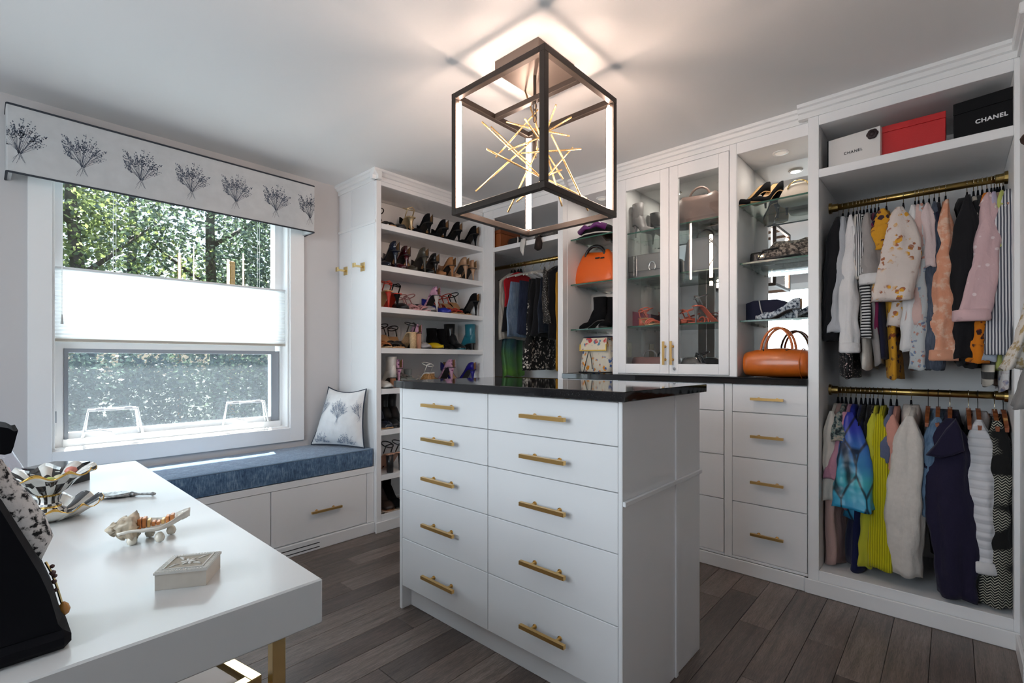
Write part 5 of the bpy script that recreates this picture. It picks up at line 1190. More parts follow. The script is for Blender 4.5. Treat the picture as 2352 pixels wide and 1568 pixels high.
Cn('cardigan', 'cream ribbed knit cardigan beside the green gown', 'cardigan', 1155, fabric('cream_rib', 'rib', (0.40, 0.36, 0.31), (0.50, 0.46, 0.40), scale=30), 778, None, short='cream ribbed cardigan')
Cn('trousers', 'black trousers between cream cardigan and red top', 'trousers', 1163, BLK, 760, None, short='first black trousers', skirt=True)
Cn('top', 'bright red top squeezed behind the denim skirt', 'top', 1169, fabric('red_cloth', 'plain', (0.42, 0.012, 0.02)), 704, None, short='red top')
Cn('skirt', 'washed blue denim skirt with frayed hem on an ivory hanger', 'skirt', 1177, fabric('washed_denim', 'denim', (0.09, 0.16, 0.27), (0.28, 0.36, 0.47)), 772, None, 'p', short='denim skirt', skirt=True, W=0.21, thick=0.028, flare=1.08)
Cn('trousers', 'dark blue jeans right behind the denim skirt', 'trousers', 1196, fabric('indigo_denim', 'denim', (0.008, 0.012, 0.03), (0.03, 0.04, 0.075)), 766, None, 'p', short='dark blue jeans', skirt=True, thick=0.03)
Cn('skirt', 'long black skirt with dense white flower print', 'skirt', 1214, fabric('black_white_floral', 'floral', (0.010, 0.010, 0.010), (0.62, 0.58, 0.50), (0.50, 0.46, 0.42), scale=3.0), 848, None, 'p', short='flower print skirt', skirt=True, thick=0.035, flare=1.1, W=0.19)
Cn('trousers', 'black trousers in front of the flower print skirt', 'trousers', 1222, BLK, 768, None, 'p', short='second black trousers', skirt=True, thick=0.032, W=0.21)
Cn('skirt', 'short black skirt before the jeans with pale seam', 'skirt', 1234, BLK, 770, None, 'p', short='short black skirt', skirt=True, thick=0.03, W=0.215)
Cn('trousers', 'black jeans with a blue seam beside the tweed jacket', 'trousers', 1245, fabric('black_denim', 'denim', (0.006, 0.007, 0.012), (0.02, 0.03, 0.05)), 764, None, 'p', short='black jeans', skirt=True)
Cn('jacket', 'black and white speckled tweed jacket in the corner closet', 'jacket', 1258, fabric('salt_pepper_tweed', 'sparkle', (0.02, 0.018, 0.016), (0.45, 0.42, 0.38), scale=120), 742, (1259, 742, 0.022, 0.026), short='speckled tweed jacket')
Cn('jacket', 'plain black jacket next to the divider of the corner closet', 'jacket', 1270, BLK, 778, None, short='plain black jacket')
Cn('dress', 'mustard dress at the divider end of the corner closet', 'dress', 1283, fabric('mustard_plain', 'plain', (0.42, 0.20, 0.015)), 852, None, short='mustard dress', W=0.18)

# ------------------------------------------------------------------ sleeves poking out of the side wardrobe
def Sd(name, label, cat, x, zr, mat, length, end, r0, r1, short, W=0.235, **k):
    return garment(name, label, cat, (x, -0.50, zr), mat, length, sleeve=(Vector(end), r0, r1) if end else None, rz=-PI / 2, group='clothes in the side wardrobe', W=W, hlabel='black hanger in the side wardrobe holding the ' + short, hgroup='hangers in the side wardrobe', back=False, **k)
Sd('blouse', 'white blouse with lace flowers poking out of the side wardrobe', 'blouse', 2.455, 1.90, fabric('white_lace', 'blotch', (0.60, 0.57, 0.52), (0.62, 0.59, 0.54), (0.36, 0.26, 0.12), scale=40), 0.62, (2.43, -0.155, 1.13), 0.04, 0.05, 'white lace blouse')
Sd('blouse', 'sheer grey chiffon blouse poking out of the side wardrobe', 'blouse', 2.37, 1.90, fabric('grey_chiffon', 'plain', (0.20, 0.20, 0.20)), 0.70, (2.36, -0.185, 1.00), 0.04, 0.05, 'grey chiffon blouse')
Sd('blouse', 'red and white toile print blouse low in the side wardrobe', 'blouse', 2.40, 1.0, fabric('red_toile', 'blotch', (0.60, 0.54, 0.52), (0.62, 0.56, 0.54), (0.38, 0.10, 0.10), scale=30), 0.23, None, 0, 0, 'red toile blouse', W=0.312)
hb = thing('felt_hat', 'dark brown felt hat brim jutting out at the edge of the view', 'hat', (2.38, -0.33, 1.905))
MB().lathe([(0.155, 0.0), (0.158, 0.006), (0.09, 0.012), (0.08, 0.06), (0.06, 0.085), (0.0, 0.09)], 28).build('hat_body', plain('brown_felt', (0.05, 0.022, 0.014), 0.9), hb, True)
MB().lathe([(0.083, 0.014), (0.088, 0.02), (0.086, 0.034), (0.081, 0.036)], 28).build('hat_band', plain('copper_band', (0.35, 0.14, 0.08), 0.6), hb, True)

# ------------------------------------------------------------------ boxes on the top shelf
ZT = 2.106
def text_mesh(s, size, mat, parent, loc, rot, name='lettering', bold=0.0):
    cu_ = bpy.data.curves.new('lettering', 'FONT'); cu_.body = s; cu_.size = size; cu_.align_x = 'CENTER'; cu_.align_y = 'CENTER'; cu_.extrude = 0.0004; cu_.offset = bold; cu_.space_character = 1.12
    t = bpy.data.objects.new('tmp_text', cu_); COL.objects.link(t)
    dg = bpy.context.evaluated_depsgraph_get(); me = bpy.data.meshes.new_from_object(t.evaluated_get(dg)); bpy.data.objects.remove(t)
    me.materials.clear(); me.materials.append(mat)
    return obj(name, me, None, parent, loc, rot)
M_BOXW = plain('white_card', (0.66, 0.64, 0.62), 0.6); M_BOXB = plain('black_card', (0.006, 0.006, 0.007), 0.7, spec=0.15); M_BOXR = plain('red_card', (0.50, 0.010, 0.012), 0.5, bump=0.2, bscale=200)
a, b_ = pX(1901, 385, 2.86), pX(2022, 356, 2.83); hgt = pX(1901, 325, 2.86).z - ZT
rzb = math.atan2(b_.y - a.y, b_.x - a.x)      # along the front face, towards -Y
L1 = (b_ - a).to_2d().length
wb = thing('gift_box', 'white gift box with black lettering and a dark camellia on the top shelf', 'box', (a.x, a.y, ZT + 0.0004), rzb)
MB().box(0, L1, 0, 0.24, 0, hgt, 0.0015).build('box_body', M_BOXW, wb)
MB().box(-0.0006, 0.004, -0.0006, 0.0, 0, hgt, 0.0).build('edge_line', M_BOXB, wb)
text_mesh('CHANEL', 0.0185, M_BOXB, wb, (L1 * 0.50, -0.0012, hgt * 0.42), (PI / 2, 0, 0))
m = MB()
for k in range(6):
    an = 2 * PI * k / 6; m.lathe([(0.0125, 0), (0.0135, 0.003), (0.009, 0.007), (0.001, 0.008)], 10, (0.011 * math.cos(an), 0.011 * math.sin(an), 0))
m.lathe([(0.012, 0), (0.012, 0.009), (0.001, 0.011)], 10)
m.build('camellia', plain('dark_brown_satin', (0.02, 0.008, 0.010), 0.6), wb, True, loc=(L1 * 0.86, -0.001, hgt * 0.80), rot=(PI / 2, 0, 0))
a, b_ = pX(2023, 352, 2.86), pX(2172, 318, 2.86); hgt = pX(2172, 254, 2.86).z - ZT
ang = math.atan2(b_.y - a.y, b_.x - a.x); L2 = (b_ - a).to_2d().length
rb = thing('gift_box', 'plain red box standing between the white and the black box', 'box', (a.x, a.y, ZT + 0.0004), ang)
MB().box(0, L2, 0, 0.28, 0, hgt - 0.03, 0.0015).build('box_body', M_BOXR, rb); MB().box(-0.001, L2 + 0.001, -0.001, 0.281, hgt - 0.0295, hgt, 0.0015).build('lid', M_BOXR, rb)
a, b_ = pX(2190, 317, 2.87), pX(2328, 284, 2.84); hgt = 0.172; ang = math.atan2(b_.y - a.y, b_.x - a.x)
L3 = (b_ - a).to_2d().length * 0.985
kb = thing('gift_box', 'large black box with white lettering at the end of the top shelf', 'box', (a.x, a.y, ZT + 0.0004), ang)
MB().box(0, L3, 0, 0.40, 0, hgt - 0.05, 0.0015).build('box_body', M_BOXB, kb); MB().box(-0.001, L3 + 0.001, -0.0015, 0.4005, hgt - 0.0495, hgt, 0.0015).build('lid', M_BOXB, kb)
pt = pX(2277, 271, 2.85); loc = Matrix.Rotation(-ang, 3, 'Z') @ (pt - Vector((a.x, a.y, ZT)))
text_mesh('CHANEL', 0.0235, plain('white_ink', (0.72, 0.72, 0.72), 0.6), kb, (loc.x, -0.0022, loc.z), (PI / 2, 0, 0), bold=0.0008)
# ================================================================== shoes
def smooth(a, b, t):
    t = max(0.0, min(1.0, (t - a) / (b - a))); return t * t * (3 - 2 * t)
def lerp_tab(tab, s):
    for (a, va), (b, vb) in zip(tab, tab[1:]):
        if s <= b: return va + (vb - va) * (s - a) / (b - a)
    return tab[-1][1]
def sole_z(s, H): return H * (1 - smooth(0.16, 0.68, s)) + 0.004 * smooth(0.9, 1.0, s)
WID = [(0, 0.016), (0.05, 0.026), (0.2, 0.029), (0.4, 0.027), (0.66, 0.039), (0.82, 0.031), (0.94, 0.014), (1.0, 0.003)]
WIDR = [(0, 0.018), (0.05, 0.028), (0.2, 0.031), (0.4, 0.030), (0.66, 0.041), (0.86, 0.038), (0.96, 0.026), (1.0, 0.010)]
def shoe_upper(L_, H, vamp=0.60, back=0.055, side=0.030, wid=WID, th=0.0045):
    rings = []; NS = 22; tags = []
    for i in range(NS):
        s = i / (NS - 1); x = (s - 0.5) * L_; z = sole_z(s, H) + th; w = lerp_tab(wid, s)
        h = back + (side - back) * smooth(0.05, 0.35, s); h = h + (0.034 - h) * smooth(vamp - 0.05, vamp + 0.10, s); h = h * (1 - 0.55 * smooth(0.75, 1.0, s))
        c = smooth(vamp - 0.04, vamp + 0.05, s); inn = min(0.004, w * 0.3)
        pts = [(x, -w * 0.92, z), (x, -w, z + h * 0.45), (x, -w * (0.93 - 0.25 * c), z + h * (1 - 0.12 * c)), (x, -(w - inn) * (0.92 - 0.42 * c), z + h * (0.98 + 0.05 * c)),
               (x, -(w - inn) * (0.85 - 0.5 * c), z + 0.003 + c * h * 1.04), (x, 0, z + 0.003 + c * h * 1.07), (x, (w - inn) * (0.85 - 0.5 * c), z + 0.003 + c * h * 1.04),
               (x, (w - inn) * (0.92 - 0.42 * c), z + h * (0.98 + 0.05 * c)), (x, w * (0.93 - 0.25 * c), z + h * (1 - 0.12 * c)), (x, w, z + h * 0.45), (x, w * 0.92, z)]
        rings.append(pts); tags.append(c)
    m = MB().loft(rings); n = len(rings[0]); fm = []
    for i in range(NS - 1):
        for j in range(n): fm.append(1 if (tags[i] < 0.5 and j in (3, 4, 5, 6)) else 0)
    fm += [0, 0]; return m, fm
def shoe_sole(L_, H, th, wid=WID, s0=0.0, s1=1.0):
    rings = []
    for i in range(18):
        s = s0 + (s1 - s0) * i / 17; x = (s - 0.5) * L_; z = sole_z(s, H); w = lerp_tab(wid, s) * 1.0
        rings.append([(x, -w, z), (x, w, z), (x, w, z + th), (x, -w, z + th)])
    return MB().loft(rings)
def heel_mesh(L_, H, kind):
    x0 = -0.5 * L_ + 0.024
    if kind == 'block': prof = [(1.0, 0.024, 0.023), (0.0, 0.021, 0.021)]
    elif kind == 'wedge':
        rings = []
        for i in range(12):
            s = 0.0 + 0.66 * i / 11; w = lerp_tab(WIDR, s) * 0.96; z = max(0.003, sole_z(s, H)); x = (s - 0.5) * L_; rings.append([(x, -w, 0), (x, w, 0), (x, w, z), (x, -w, z)])
        return MB().loft(rings)
    else: prof = [(1.0, 0.022, 0.021), (0.72, 0.012, 0.011), (0.35, 0.0065, 0.0065), (0.0, 0.005, 0.005)]
    rings = []
    for t, a, b in prof:
        cx = x0 - 0.004 * (1 - t); rings.append([(cx + a * math.cos(2 * PI * j / 12), b * math.sin(2 * PI * j / 12), H * t + (0.002 if t == 1 else 0)) for j in range(12)])
    return MB().loft(rings)
def arch(x, w, z0, h, r, lean=0.0, n=9, flat=2.0):
    return MB().tube([(x + lean * math.sin(PI * i / (n - 1)), -w * math.cos(PI * i / (n - 1)), z0 + h * math.sin(PI * i / (n - 1))) for i in range(n)], r, 6)
TAN = plain('tan_insole', (0.48, 0.28, 0.13), 0.6); BLKL = plain('black_leather', (0.010, 0.010, 0.011), 0.28); BLKS = plain('black_suede', (0.007, 0.007, 0.008), 0.95, spec=0.1); SOLE = plain('dark_sole', (0.02, 0.017, 0.015), 0.6)
GROUPS = {}
def shoe(label, kind, mat, pos, rz, H=0.085, heel='stiletto', insole=None, acc=None, L_=0.232, name=None, group=None, sole=None, scale=1.0, tilt=0.0):
    nm = name or {'pump': 'pump', 'sandal': 'sandal', 'boot': 'ankle_boot', 'flat': 'flat_shoe', 'mule': 'mule', 'sneaker': 'sneaker', 'wedge': 'wedge_sandal'}[kind]
    e = thing(nm, label, 'shoe', pos, rz, group, rot=(0, tilt, rz)); e.scale = (scale,) * 3
    ins = insole or TAN; acc = acc or mat; sole = sole or SOLE
    if kind in ('pump', 'flat', 'sneaker', 'mule'):
        th = 0.004 if kind == 'pump' else 0.006 if kind == 'flat' else 0.022 if kind == 'sneaker' else 0.006
        wid = WID if kind == 'pump' else WIDR
        m, fm = shoe_upper(L_, H, vamp=0.60 if kind == 'pump' else 0.5 if kind == 'sneaker' else 0.55, back=0.056 if kind in ('pump', 'sneaker') else 0.010 if kind == 'mule' else 0.05, side=0.03 if kind != 'sneaker' else 0.055, wid=wid, th=th)
        m.build('upper', [mat, ins], e, True, fm=fm)
        shoe_sole(L_, H, th, wid).build('sole', sole, e)
        if H > 0.02: heel_mesh(L_, H, heel).build('heel', acc, e, True)
        if kind == 'sneaker':
            for k in range(3): arch(0.015 - 0.022 * k, 0.022, 0.066 + 0.008 * k, 0.010, 0.0025).build('lace', ins, e, True)
    elif kind in ('sandal', 'wedge'):
        shoe_sole(L_, H, 0.007, WIDR, 0.02, 0.985).build('sole', ins, e)
        heel_mesh(L_, H, 'wedge' if kind == 'wedge' else heel).build('heel', sole if kind == 'wedge' else acc, e, kind != 'wedge')
        for s, h in ((0.70, 0.030), (0.80, 0.024), (0.60, 0.036)):
            w = lerp_tab(WIDR, s); arch((s - 0.5) * L_, w, sole_z(s, H) + 0.006, h, 0.0055, 0.012).build('toe_strap', mat, e, True)
        zb = H + 0.008; xb = -0.5 * L_ + 0.012
        MB().tube([((0.22 - 0.5) * L_, -0.027, zb), (xb + 0.012, -0.026, zb + 0.05), (xb, 0, zb + 0.058), (xb + 0.012, 0.026, zb + 0.05), ((0.22 - 0.5) * L_, 0.027, zb)], 0.004, 6).build('back_strap', mat, e, True)
        MB().tube([(xb + 0.02 + 0.042 * math.cos(a) * 1.0 + 0.018, 0.034 * math.sin(a), zb + 0.052 + 0.014 * math.cos(a)) for a in [2 * PI * k / 16 for k in range(17)]], 0.0035, 6, cap=False).build('ankle_strap', mat, e, True)
    elif kind == 'boot':
        shoe_sole(L_, H, 0.008, WIDR).build('sole', sole, e); heel_mesh(L_, H, heel).build('heel', acc, e, heel != 'block')
        rings = []; hs = 0.17
        for i in range(16):
            s = i / 15; x = (s - 0.5) * L_; z = sole_z(s, H) + 0.006; w = lerp_tab(WIDR, s); h = 0.10 * (1 - smooth(0.38, 0.62, s)) + 0.046 * smooth(0.3, 0.6, s) * (1 - 0.55 * smooth(0.72, 1, s))
            rings.append([(x, -w, z), (x, -w * 1.02, z + h * 0.5), (x, -w * 0.6, z + h * 0.93), (x, 0, z + h), (x, w * 0.6, z + h * 0.93), (x, w * 1.02, z + h * 0.5), (x, w, z)])
        MB().loft(rings).build('foot', mat, e, True)
        cx = -0.5 * L_ + 0.052; rs = []
        for t, a, b in ((0.25, 0.050, 0.028), (0.45, 0.050, 0.033), (0.7, 0.050, 0.036), (1.0, 0.054, 0.040)):
            rs.append([(cx - 0.004 * t + a * math.cos(2 * PI * j / 18), b * math.sin(2 * PI * j / 18), H + hs * t) for j in range(18)])
        for t, k in ((1.0, 0.92), (0.85, 0.88)):
            rs.append([(cx - 0.004 * t + 0.054 * k * math.cos(2 * PI * j / 18), 0.040 * k * math.sin(2 * PI * j / 18), H + hs * t) for j in range(18)])
        MB().loft(rs).build('shaft', mat, e, True)
    return e
IN, OUT = PI / 2, -PI / 2          # toe towards the back of the shelf / towards the room
def row(z, items, grp):
    for u, kind, mat, hd, label, kw in items:
        p = pY(u, 800, 2.94); k = dict(kw); dy = k.pop('dy', 0.0); x = max(1.876, min(2.755, p.x))
        k['scale'] = k.get('scale', 1.0) * 1.12; shoe(label, kind, mat, (x, 3.005 + dy * 0.6, z + 0.0006), hd + k.pop('turn', 0.0), group=grp, **k)
NVP = plain('navy_patent', (0.010, 0.014, 0.030), 0.08, coat=0.8); BUR = plain('burgundy_patent', (0.050, 0.004, 0.008), 0.08, coat=0.8); OLV = plain('olive_leather', (0.055, 0.050, 0.038), 0.3)
TNS = plain('tan_suede', (0.33, 0.15, 0.06), 0.9); NUD = plain('nude_leather', (0.46, 0.28, 0.17), 0.3); GLD = plain('pale_gold_leather', (0.50, 0.38, 0.22), 0.3, 0.5); RED = plain('red_satin', (0.46, 0.035, 0.018), 0.4)
PNK = plain('dusty_pink_satin', (0.50, 0.26, 0.27), 0.4); COB = plain('cobalt_satin', (0.012, 0.022, 0.30), 0.3); PFL = fabric('pink_purple_floral', 'floral', (0.50, 0.28, 0.38), (0.05, 0.02, 0.05), (0.24, 0.05, 0.20), scale=5)
YEL = plain('yellow_patent', (0.62, 0.42, 0.01), 0.25); GRY = plain('grey_leather', (0.30, 0.28, 0.28), 0.4); RAF = plain('raffia', (0.36, 0.14, 0.05), 0.9, bump=0.8, bscale=250, var=0.4); TEL = plain('teal_leather', (0.02, 0.14, 0.19), 0.3)
BEI = plain('beige_cork', (0.52, 0.37, 0.21), 0.8, var=0.2, bscale=120); WHL = plain('white_leather_shoe', (0.62, 0.59, 0.55), 0.45); TER = plain('terracotta_heel', (0.30, 0.12, 0.05), 0.6); SAG = plain('grey_green_canvas', (0.17, 0.19, 0.18), 0.8, var=0.3, bscale=40)
BGR = plain('blue_grey_rubber', (0.20, 0.25, 0.27), 0.5); WOV = plain('woven_cane', (0.30, 0.15, 0.05), 0.7, var=0.7, bscale=160, bump=0.8); PCH = plain('peach_leather', (0.58, 0.32, 0.22), 0.4); COBD = plain('royal_blue_satin', (0.015, 0.010, 0.20), 0.35)
row(SHZ[0], [
    (893, 'sandal', BLKL, OUT, 'tan platform sandal with black ankle strap, first on the top shoe shelf', dict(H=0.07, heel='block', insole=TAN, acc=TAN)),
    (916, 'flat', BLKL, OUT, 'glossy black loafer next to the tan platform sandal', dict(H=0.015, insole=BLKL)),
    (937, 'sandal', GLD, IN, 'pale gold high-heeled sandal turned heel outwards on the top shelf', dict(H=0.09, insole=GLD)),
    (957, 'pump', BLKS, OUT, 'black suede pump, toe out, beside the gold sandal', {}),
    (978, 'pump', BLKS, IN, 'black suede pump, heel out, second after the gold sandal', {}),
    (997, 'pump', BLKS, OUT, 'low black suede pump, toe out, in the middle of the top shelf', dict(H=0.06)),
    (1014, 'pump', BLKS, IN, 'black suede pump, heel out, beside the leopard-lined one', dict(H=0.075)),
    (1030, 'pump', BLKS, OUT, 'black slingback with leopard lining and silver buckle', dict(H=0.06, insole=fabric('leopard_lining', 'floral', (0.36, 0.17, 0.06), (0.02, 0.01, 0.01), scale=8))),
    (1046, 'pump', BLKS, IN, 'black suede pump, heel out, after the leopard-lined slingback', {}),
    (1064, 'flat', BLKS, OUT, 'black suede flat with bow, second to last on the top shelf', dict(H=0.02, insole=BLKS)),
    (1084, 'pump', BLKS, IN, 'black suede pump, heel out, last on the top shelf', dict(H=0.09)),
], 'shoes on the top shoe shelf')
row(SHZ[1], [
    (884, 'pump', NVP, OUT, 'navy patent pump, toe out, first on the second shelf', dict(insole=NVP, dy=-0.01)),
    (901, 'pump', NVP, IN, 'tall navy patent pump, heel out, on the second shelf', dict(H=0.105)),
    (918, 'pump', BUR, OUT, 'burgundy patent pump, toe out', dict(H=0.07, dy=-0.01)),
    (930, 'pump', BUR, IN, 'burgundy patent pump, heel out', dict(H=0.095, dy=0.03)),
    (946, 'pump', OLV, OUT, 'olive grey pump with tan lining, toe out', dict(H=0.095)),
    (968, 'pump', OLV, IN, 'olive grey stiletto pump, heel out', dict(H=0.105)),
    (983, 'pump', BLKL, OUT, 'black pump with bow, toe out, on the second shelf', dict(H=0.06, dy=-0.01)),
    (995, 'pump', BLKL, IN, 'black pump with bow, heel out, on the second shelf', dict(H=0.085, dy=0.02)),
    (1012, 'pump', TNS, OUT, 'tan suede pump, toe out', dict(H=0.075, insole=TNS)),
    (1031, 'pump', TNS, IN, 'tan suede pump, heel out', dict(H=0.08, insole=TNS)),
    (1046, 'pump', NUD, OUT, 'nude leather pump, toe out', dict(H=0.06, insole=NUD)),
    (1062, 'pump', NUD, IN, 'nude leather stiletto pump, heel out', dict(H=0.10)),
    (1080, 'pump', NUD, IN, 'nude leather pump, heel out, last on the second shelf', dict(H=0.09, dy=0.01)),
], 'shoes on the second shoe shelf')
row(SHZ[2], [
    (885, 'sandal', RED, IN, 'red strappy high sandal, first on the third shelf', dict(H=0.10, insole=TAN, acc=RED)),
    (905, 'sandal', BLKS, IN, 'black sandal with pearl studs and red sole', dict(H=0.09, insole=RED)),
    (923, 'flat', BLKL, OUT, 'black patent flat beside the studded sandal', dict(H=0.015)),
    (948, 'sandal', PNK, OUT, 'dusty pink strappy sandal, first of the pair', dict(H=0.04, insole=PNK, heel='block')),
    (969, 'sandal', PNK, OUT, 'dusty pink strappy sandal, second of the pair', dict(H=0.05, insole=PNK, heel='block', turn=0.2)),
    (986, 'flat', GRY, OUT, 'small grey and black flat beside the cobalt pump', dict(H=0.015, insole=BLKL)),
    (999, 'pump', PFL, IN, 'pink floral pump standing tall on the third shelf', dict(H=0.115, acc=plain('clear_heel', (0.5, 0.45, 0.42), 0.2), dy=0.03)),
    (1014, 'pump', COB, OUT, 'cobalt blue satin pump, toe out, on the third shelf', dict(H=0.05, insole=BLKL, turn=0.35, dy=-0.01)),
    (1034, 'sandal', RED, OUT, 'red flower-strap sandal beside the cobalt pump', dict(H=0.06, turn=0.2)),
    (1051, 'sandal', RED, OUT, 'red flower-strap sandal beside the black lace-up', dict(H=0.085)),
    (1067, 'sandal', BLKS, OUT, 'black lace-up stiletto sandal, toe out', dict(H=0.10)),
    (1086, 'pump', BLKS, IN, 'black suede lace-up stiletto, heel out, last on the third shelf', dict(H=0.105)),
], 'shoes on the third shoe shelf')
row(SHZ[3], [
    (884, 'sandal', RAF, OUT, 'brown raffia sandal, first on the fourth shelf', dict(H=0.025, heel='block', insole=BEI)),
    (903, 'sandal', BLKL, OUT, 'black strappy sandal with tan lining beside the raffia one', dict(H=0.085)),
    (921, 'sandal', BLKL, OUT, 'black fringed strappy sandal beside the beige block heel', dict(H=0.075, turn=-0.3)),
    (941, 'sandal', BLKL, IN, 'sandal with thick beige stacked block heel, heel out', dict(H=0.10, heel='block', acc=BEI, insole=BEI)),
    (957, 'pump', PFL, IN, 'pink floral pump with peach heel behind the grey peep-toe', dict(H=0.10, heel='block', acc=PCH, dy=0.04)),
    (971, 'mule', GRY, OUT, 'pale grey peep-toe mule', dict(H=0.03, heel='block', insole=GRY, dy=-0.03)),
    (996, 'mule', YEL, OUT, 'bright yellow slide with black sole', dict(H=0.02, insole=BLKL, turn=0.4)),
    (1017, 'boot', BLKS, OUT, 'low black suede bootie beside the yellow slide', dict(H=0.03, heel='block', scale=0.75, turn=0.3)),
    (1036, 'boot', BLKS, OUT, 'low black suede bootie beside the teal-toed boots', dict(H=0.03, heel='block', scale=0.75)),
    (1057, 'boot', BLKL, OUT, 'black ankle boot with teal toe, toe out', dict(H=0.04, heel='block', acc=TEL, sole=TEL, scale=0.9)),
    (1080, 'boot', TEL, IN, 'teal heeled ankle boot, heel out, last on the fourth shelf', dict(H=0.05, heel='block', acc=BLKL, scale=0.85)),
], 'shoes on the fourth shoe shelf')
row(SHZ[4], [
    (882, 'mule', WHL, OUT, 'off-white slide at the front of the fifth shelf', dict(H=0.02, insole=WHL, dy=-0.03)),
    (899, 'boot', WHL, IN, 'white mesh bootie with terracotta block heel', dict(H=0.075, heel='block', acc=TER, scale=0.8)),
    (913, 'pump', PFL, IN, 'pink floral pump behind the white mesh bootie', dict(H=0.12, dy=0.04)),
    (924, 'sneaker', SAG, OUT, 'grey-green canvas sneaker beside the floral pump', dict(H=0.012, insole=GRY, sole=WHL)),
    (940, 'sneaker', SAG, OUT, 'grey-green canvas sneaker beside the blue-grey clog', dict(H=0.012, insole=GRY, sole=WHL, turn=0.3)),
    (957, 'boot', BGR, OUT, 'short blue-grey rubber clog boot', dict(H=0.02, heel='block', scale=0.6)),
    (981, 'wedge', WHL, IN, 'woven cane wedge sandal with cream strap', dict(H=0.085, sole=WOV, insole=WHL)),
    (1000, 'flat', WHL, OUT, 'cream flat beside the woven wedge', dict(H=0.012, insole=WHL)),
    (1017, 'flat', BLKL, OUT, 'black pointed flat on the fifth shelf', dict(H=0.012)),
    (1032, 'pump', PFL, IN, 'pink floral pump beside the royal blue pair', dict(H=0.12, dy=0.02)),
    (1051, 'pump', COBD, OUT, 'royal blue satin pump with tan lining, toe out', dict(H=0.10)),
    (1078, 'pump', COBD, IN, 'royal blue satin pump, heel out, last on the fifth shelf', dict(H=0.10)),
], 'shoes on the fifth shoe shelf')
row(SHZ[5], [
    (886, 'boot', NVP, OUT, 'black ankle boot with tan welt, first on the sixth shelf', dict(H=0.025, heel='block', sole=TAN)),
    (903, 'boot', BLKL, OUT, 'black leather ankle boot, second on the sixth shelf', dict(H=0.03, heel='block')),
    (921, 'boot', BLKL, OUT, 'black leather ankle boot half hidden by the island', dict(H=0.03, heel='block')),
], 'boots on the sixth shoe shelf')
row(SHZ[6], [
    (888, 'sandal', BLKL, IN, 'black heeled sandal, heel out, on the seventh shelf', dict(H=0.11, heel='block', insole=PCH)),
    (908, 'sandal', BLKL, IN, 'black heeled sandal beside the island on the seventh shelf', dict(H=0.11, heel='block', insole=PCH, turn=0.3)),
], 'shoes on the seventh shoe shelf')
row(SHZ[7], [
    (889, 'boot', plain('dark_brown_leather', (0.035, 0.02, 0.015), 0.4), OUT, 'dark brown boot on the lowest shoe shelf', dict(H=0.03, heel='block', sole=TER)),
    (909, 'boot', BLKS, OUT, 'black suede boot on the lowest shoe shelf', dict(H=0.03, heel='block')),
], 'boots on the lowest shoe shelf')
pl = MB().box(1.842, 2.30, 2.862, 3.12, SHZ[7] + 0.0002, SHZ[7] + 0.003).build('shelf_paper', fabric('zebra_paper', 'blotch', (0.02, 0.02, 0.02), (0.35, 0.28, 0.22), (0.5, 0.42, 0.34), scale=30))
tag(pl, 'patterned lining paper under the boots on the lowest shelf', 'paper')

# ================================================================== bags and shelf pieces
def soft(w, d, h, rings=10, n=28, top=0.75, e=0.45, sag=0.0, topd=None):
    rs = []; td = topd if topd is not None else top
    for i in range(rings + 1):
        t = i / rings; k = 1 + (top - 1) * t ** 1.6; kd = 1 + (td - 1) * t ** 1.6; b = 0.90 + 0.10 * min(1, t * 6); end = 0.93 if i == rings else 1.0
        rs.append([(w / 2 * k * b * end * math.copysign(abs(math.cos(2 * PI * j / n)) ** e, math.cos(2 * PI * j / n)), d / 2 * kd * b * end * math.copysign(abs(math.sin(2 * PI * j / n)) ** e, math.sin(2 * PI * j / n)), h * t - sag * math.sin(PI * (0.5 + 0.5 * math.cos(2 * PI * j / n))) * t) for j in range(n)])
    return MB().loft(rs)
def strap_arc(w, z0, h, r, y=0.0, n=14, lean=0.0, flat=None):
    return MB().tube([(-w / 2 * math.cos(PI * i / (n - 1)), y + lean * math.sin(PI * i / (n - 1)), z0 + h * math.sin(PI * i / (n - 1))) for i in range(n)], r, 8, flat=flat)
FACE = -PI / 2                      # local -y looks into the room
def on(u, v, X, z): p = pX(u, v, X); return (X, p.y, z)
WTZ = 1.0672
# --- bay with the backpack
M_ORT = plain('bright_orange_leather', (0.70, 0.12, 0.012), 0.38, bump=0.1, bscale=60)
e = thing('tote_bag', 'bright orange slouchy leather tote with black handle on the middle glass shelf', 'bag', on(1372, 640, 3.02, ZS[1] + 0.0005), FACE)
soft(0.37, 0.17, 0.245, top=0.55, e=0.55, sag=0.03, topd=0.45).build('bag_body', M_ORT, e, True)
strap_arc(0.16, 0.20, 0.075, 0.011, -0.03, flat=1.0).build('handle', BLKL, e, True)
MB().box(0.02, 0.055, -0.062, -0.056, 0.176, 0.186, 0.001).box(0.062, 0.092, -0.060, -0.054, 0.172, 0.182, 0.001).build('logo_mark', BLKL, e)
e = thing('hat', 'black hat with purple ribbon bow on the top glass shelf', 'hat', on(1375, 530, 3.02, ZS[0] + 0.0005), FACE)
MB().lathe([(0.165, 0.0), (0.168, 0.006), (0.13, 0.018), (0.125, 0.055), (0.10, 0.09), (0.0, 0.10)], 32, (0, 0, 0), lambda i, th, r: (r * (1 if math.cos(th) > -2 else 1) * (0.85 + 0.15 * abs(math.cos(th))), 0)).build('hat_body', BLKS, e, True)
M_PUR = plain('purple_ribbon', (0.11, 0.012, 0.13), 0.4)
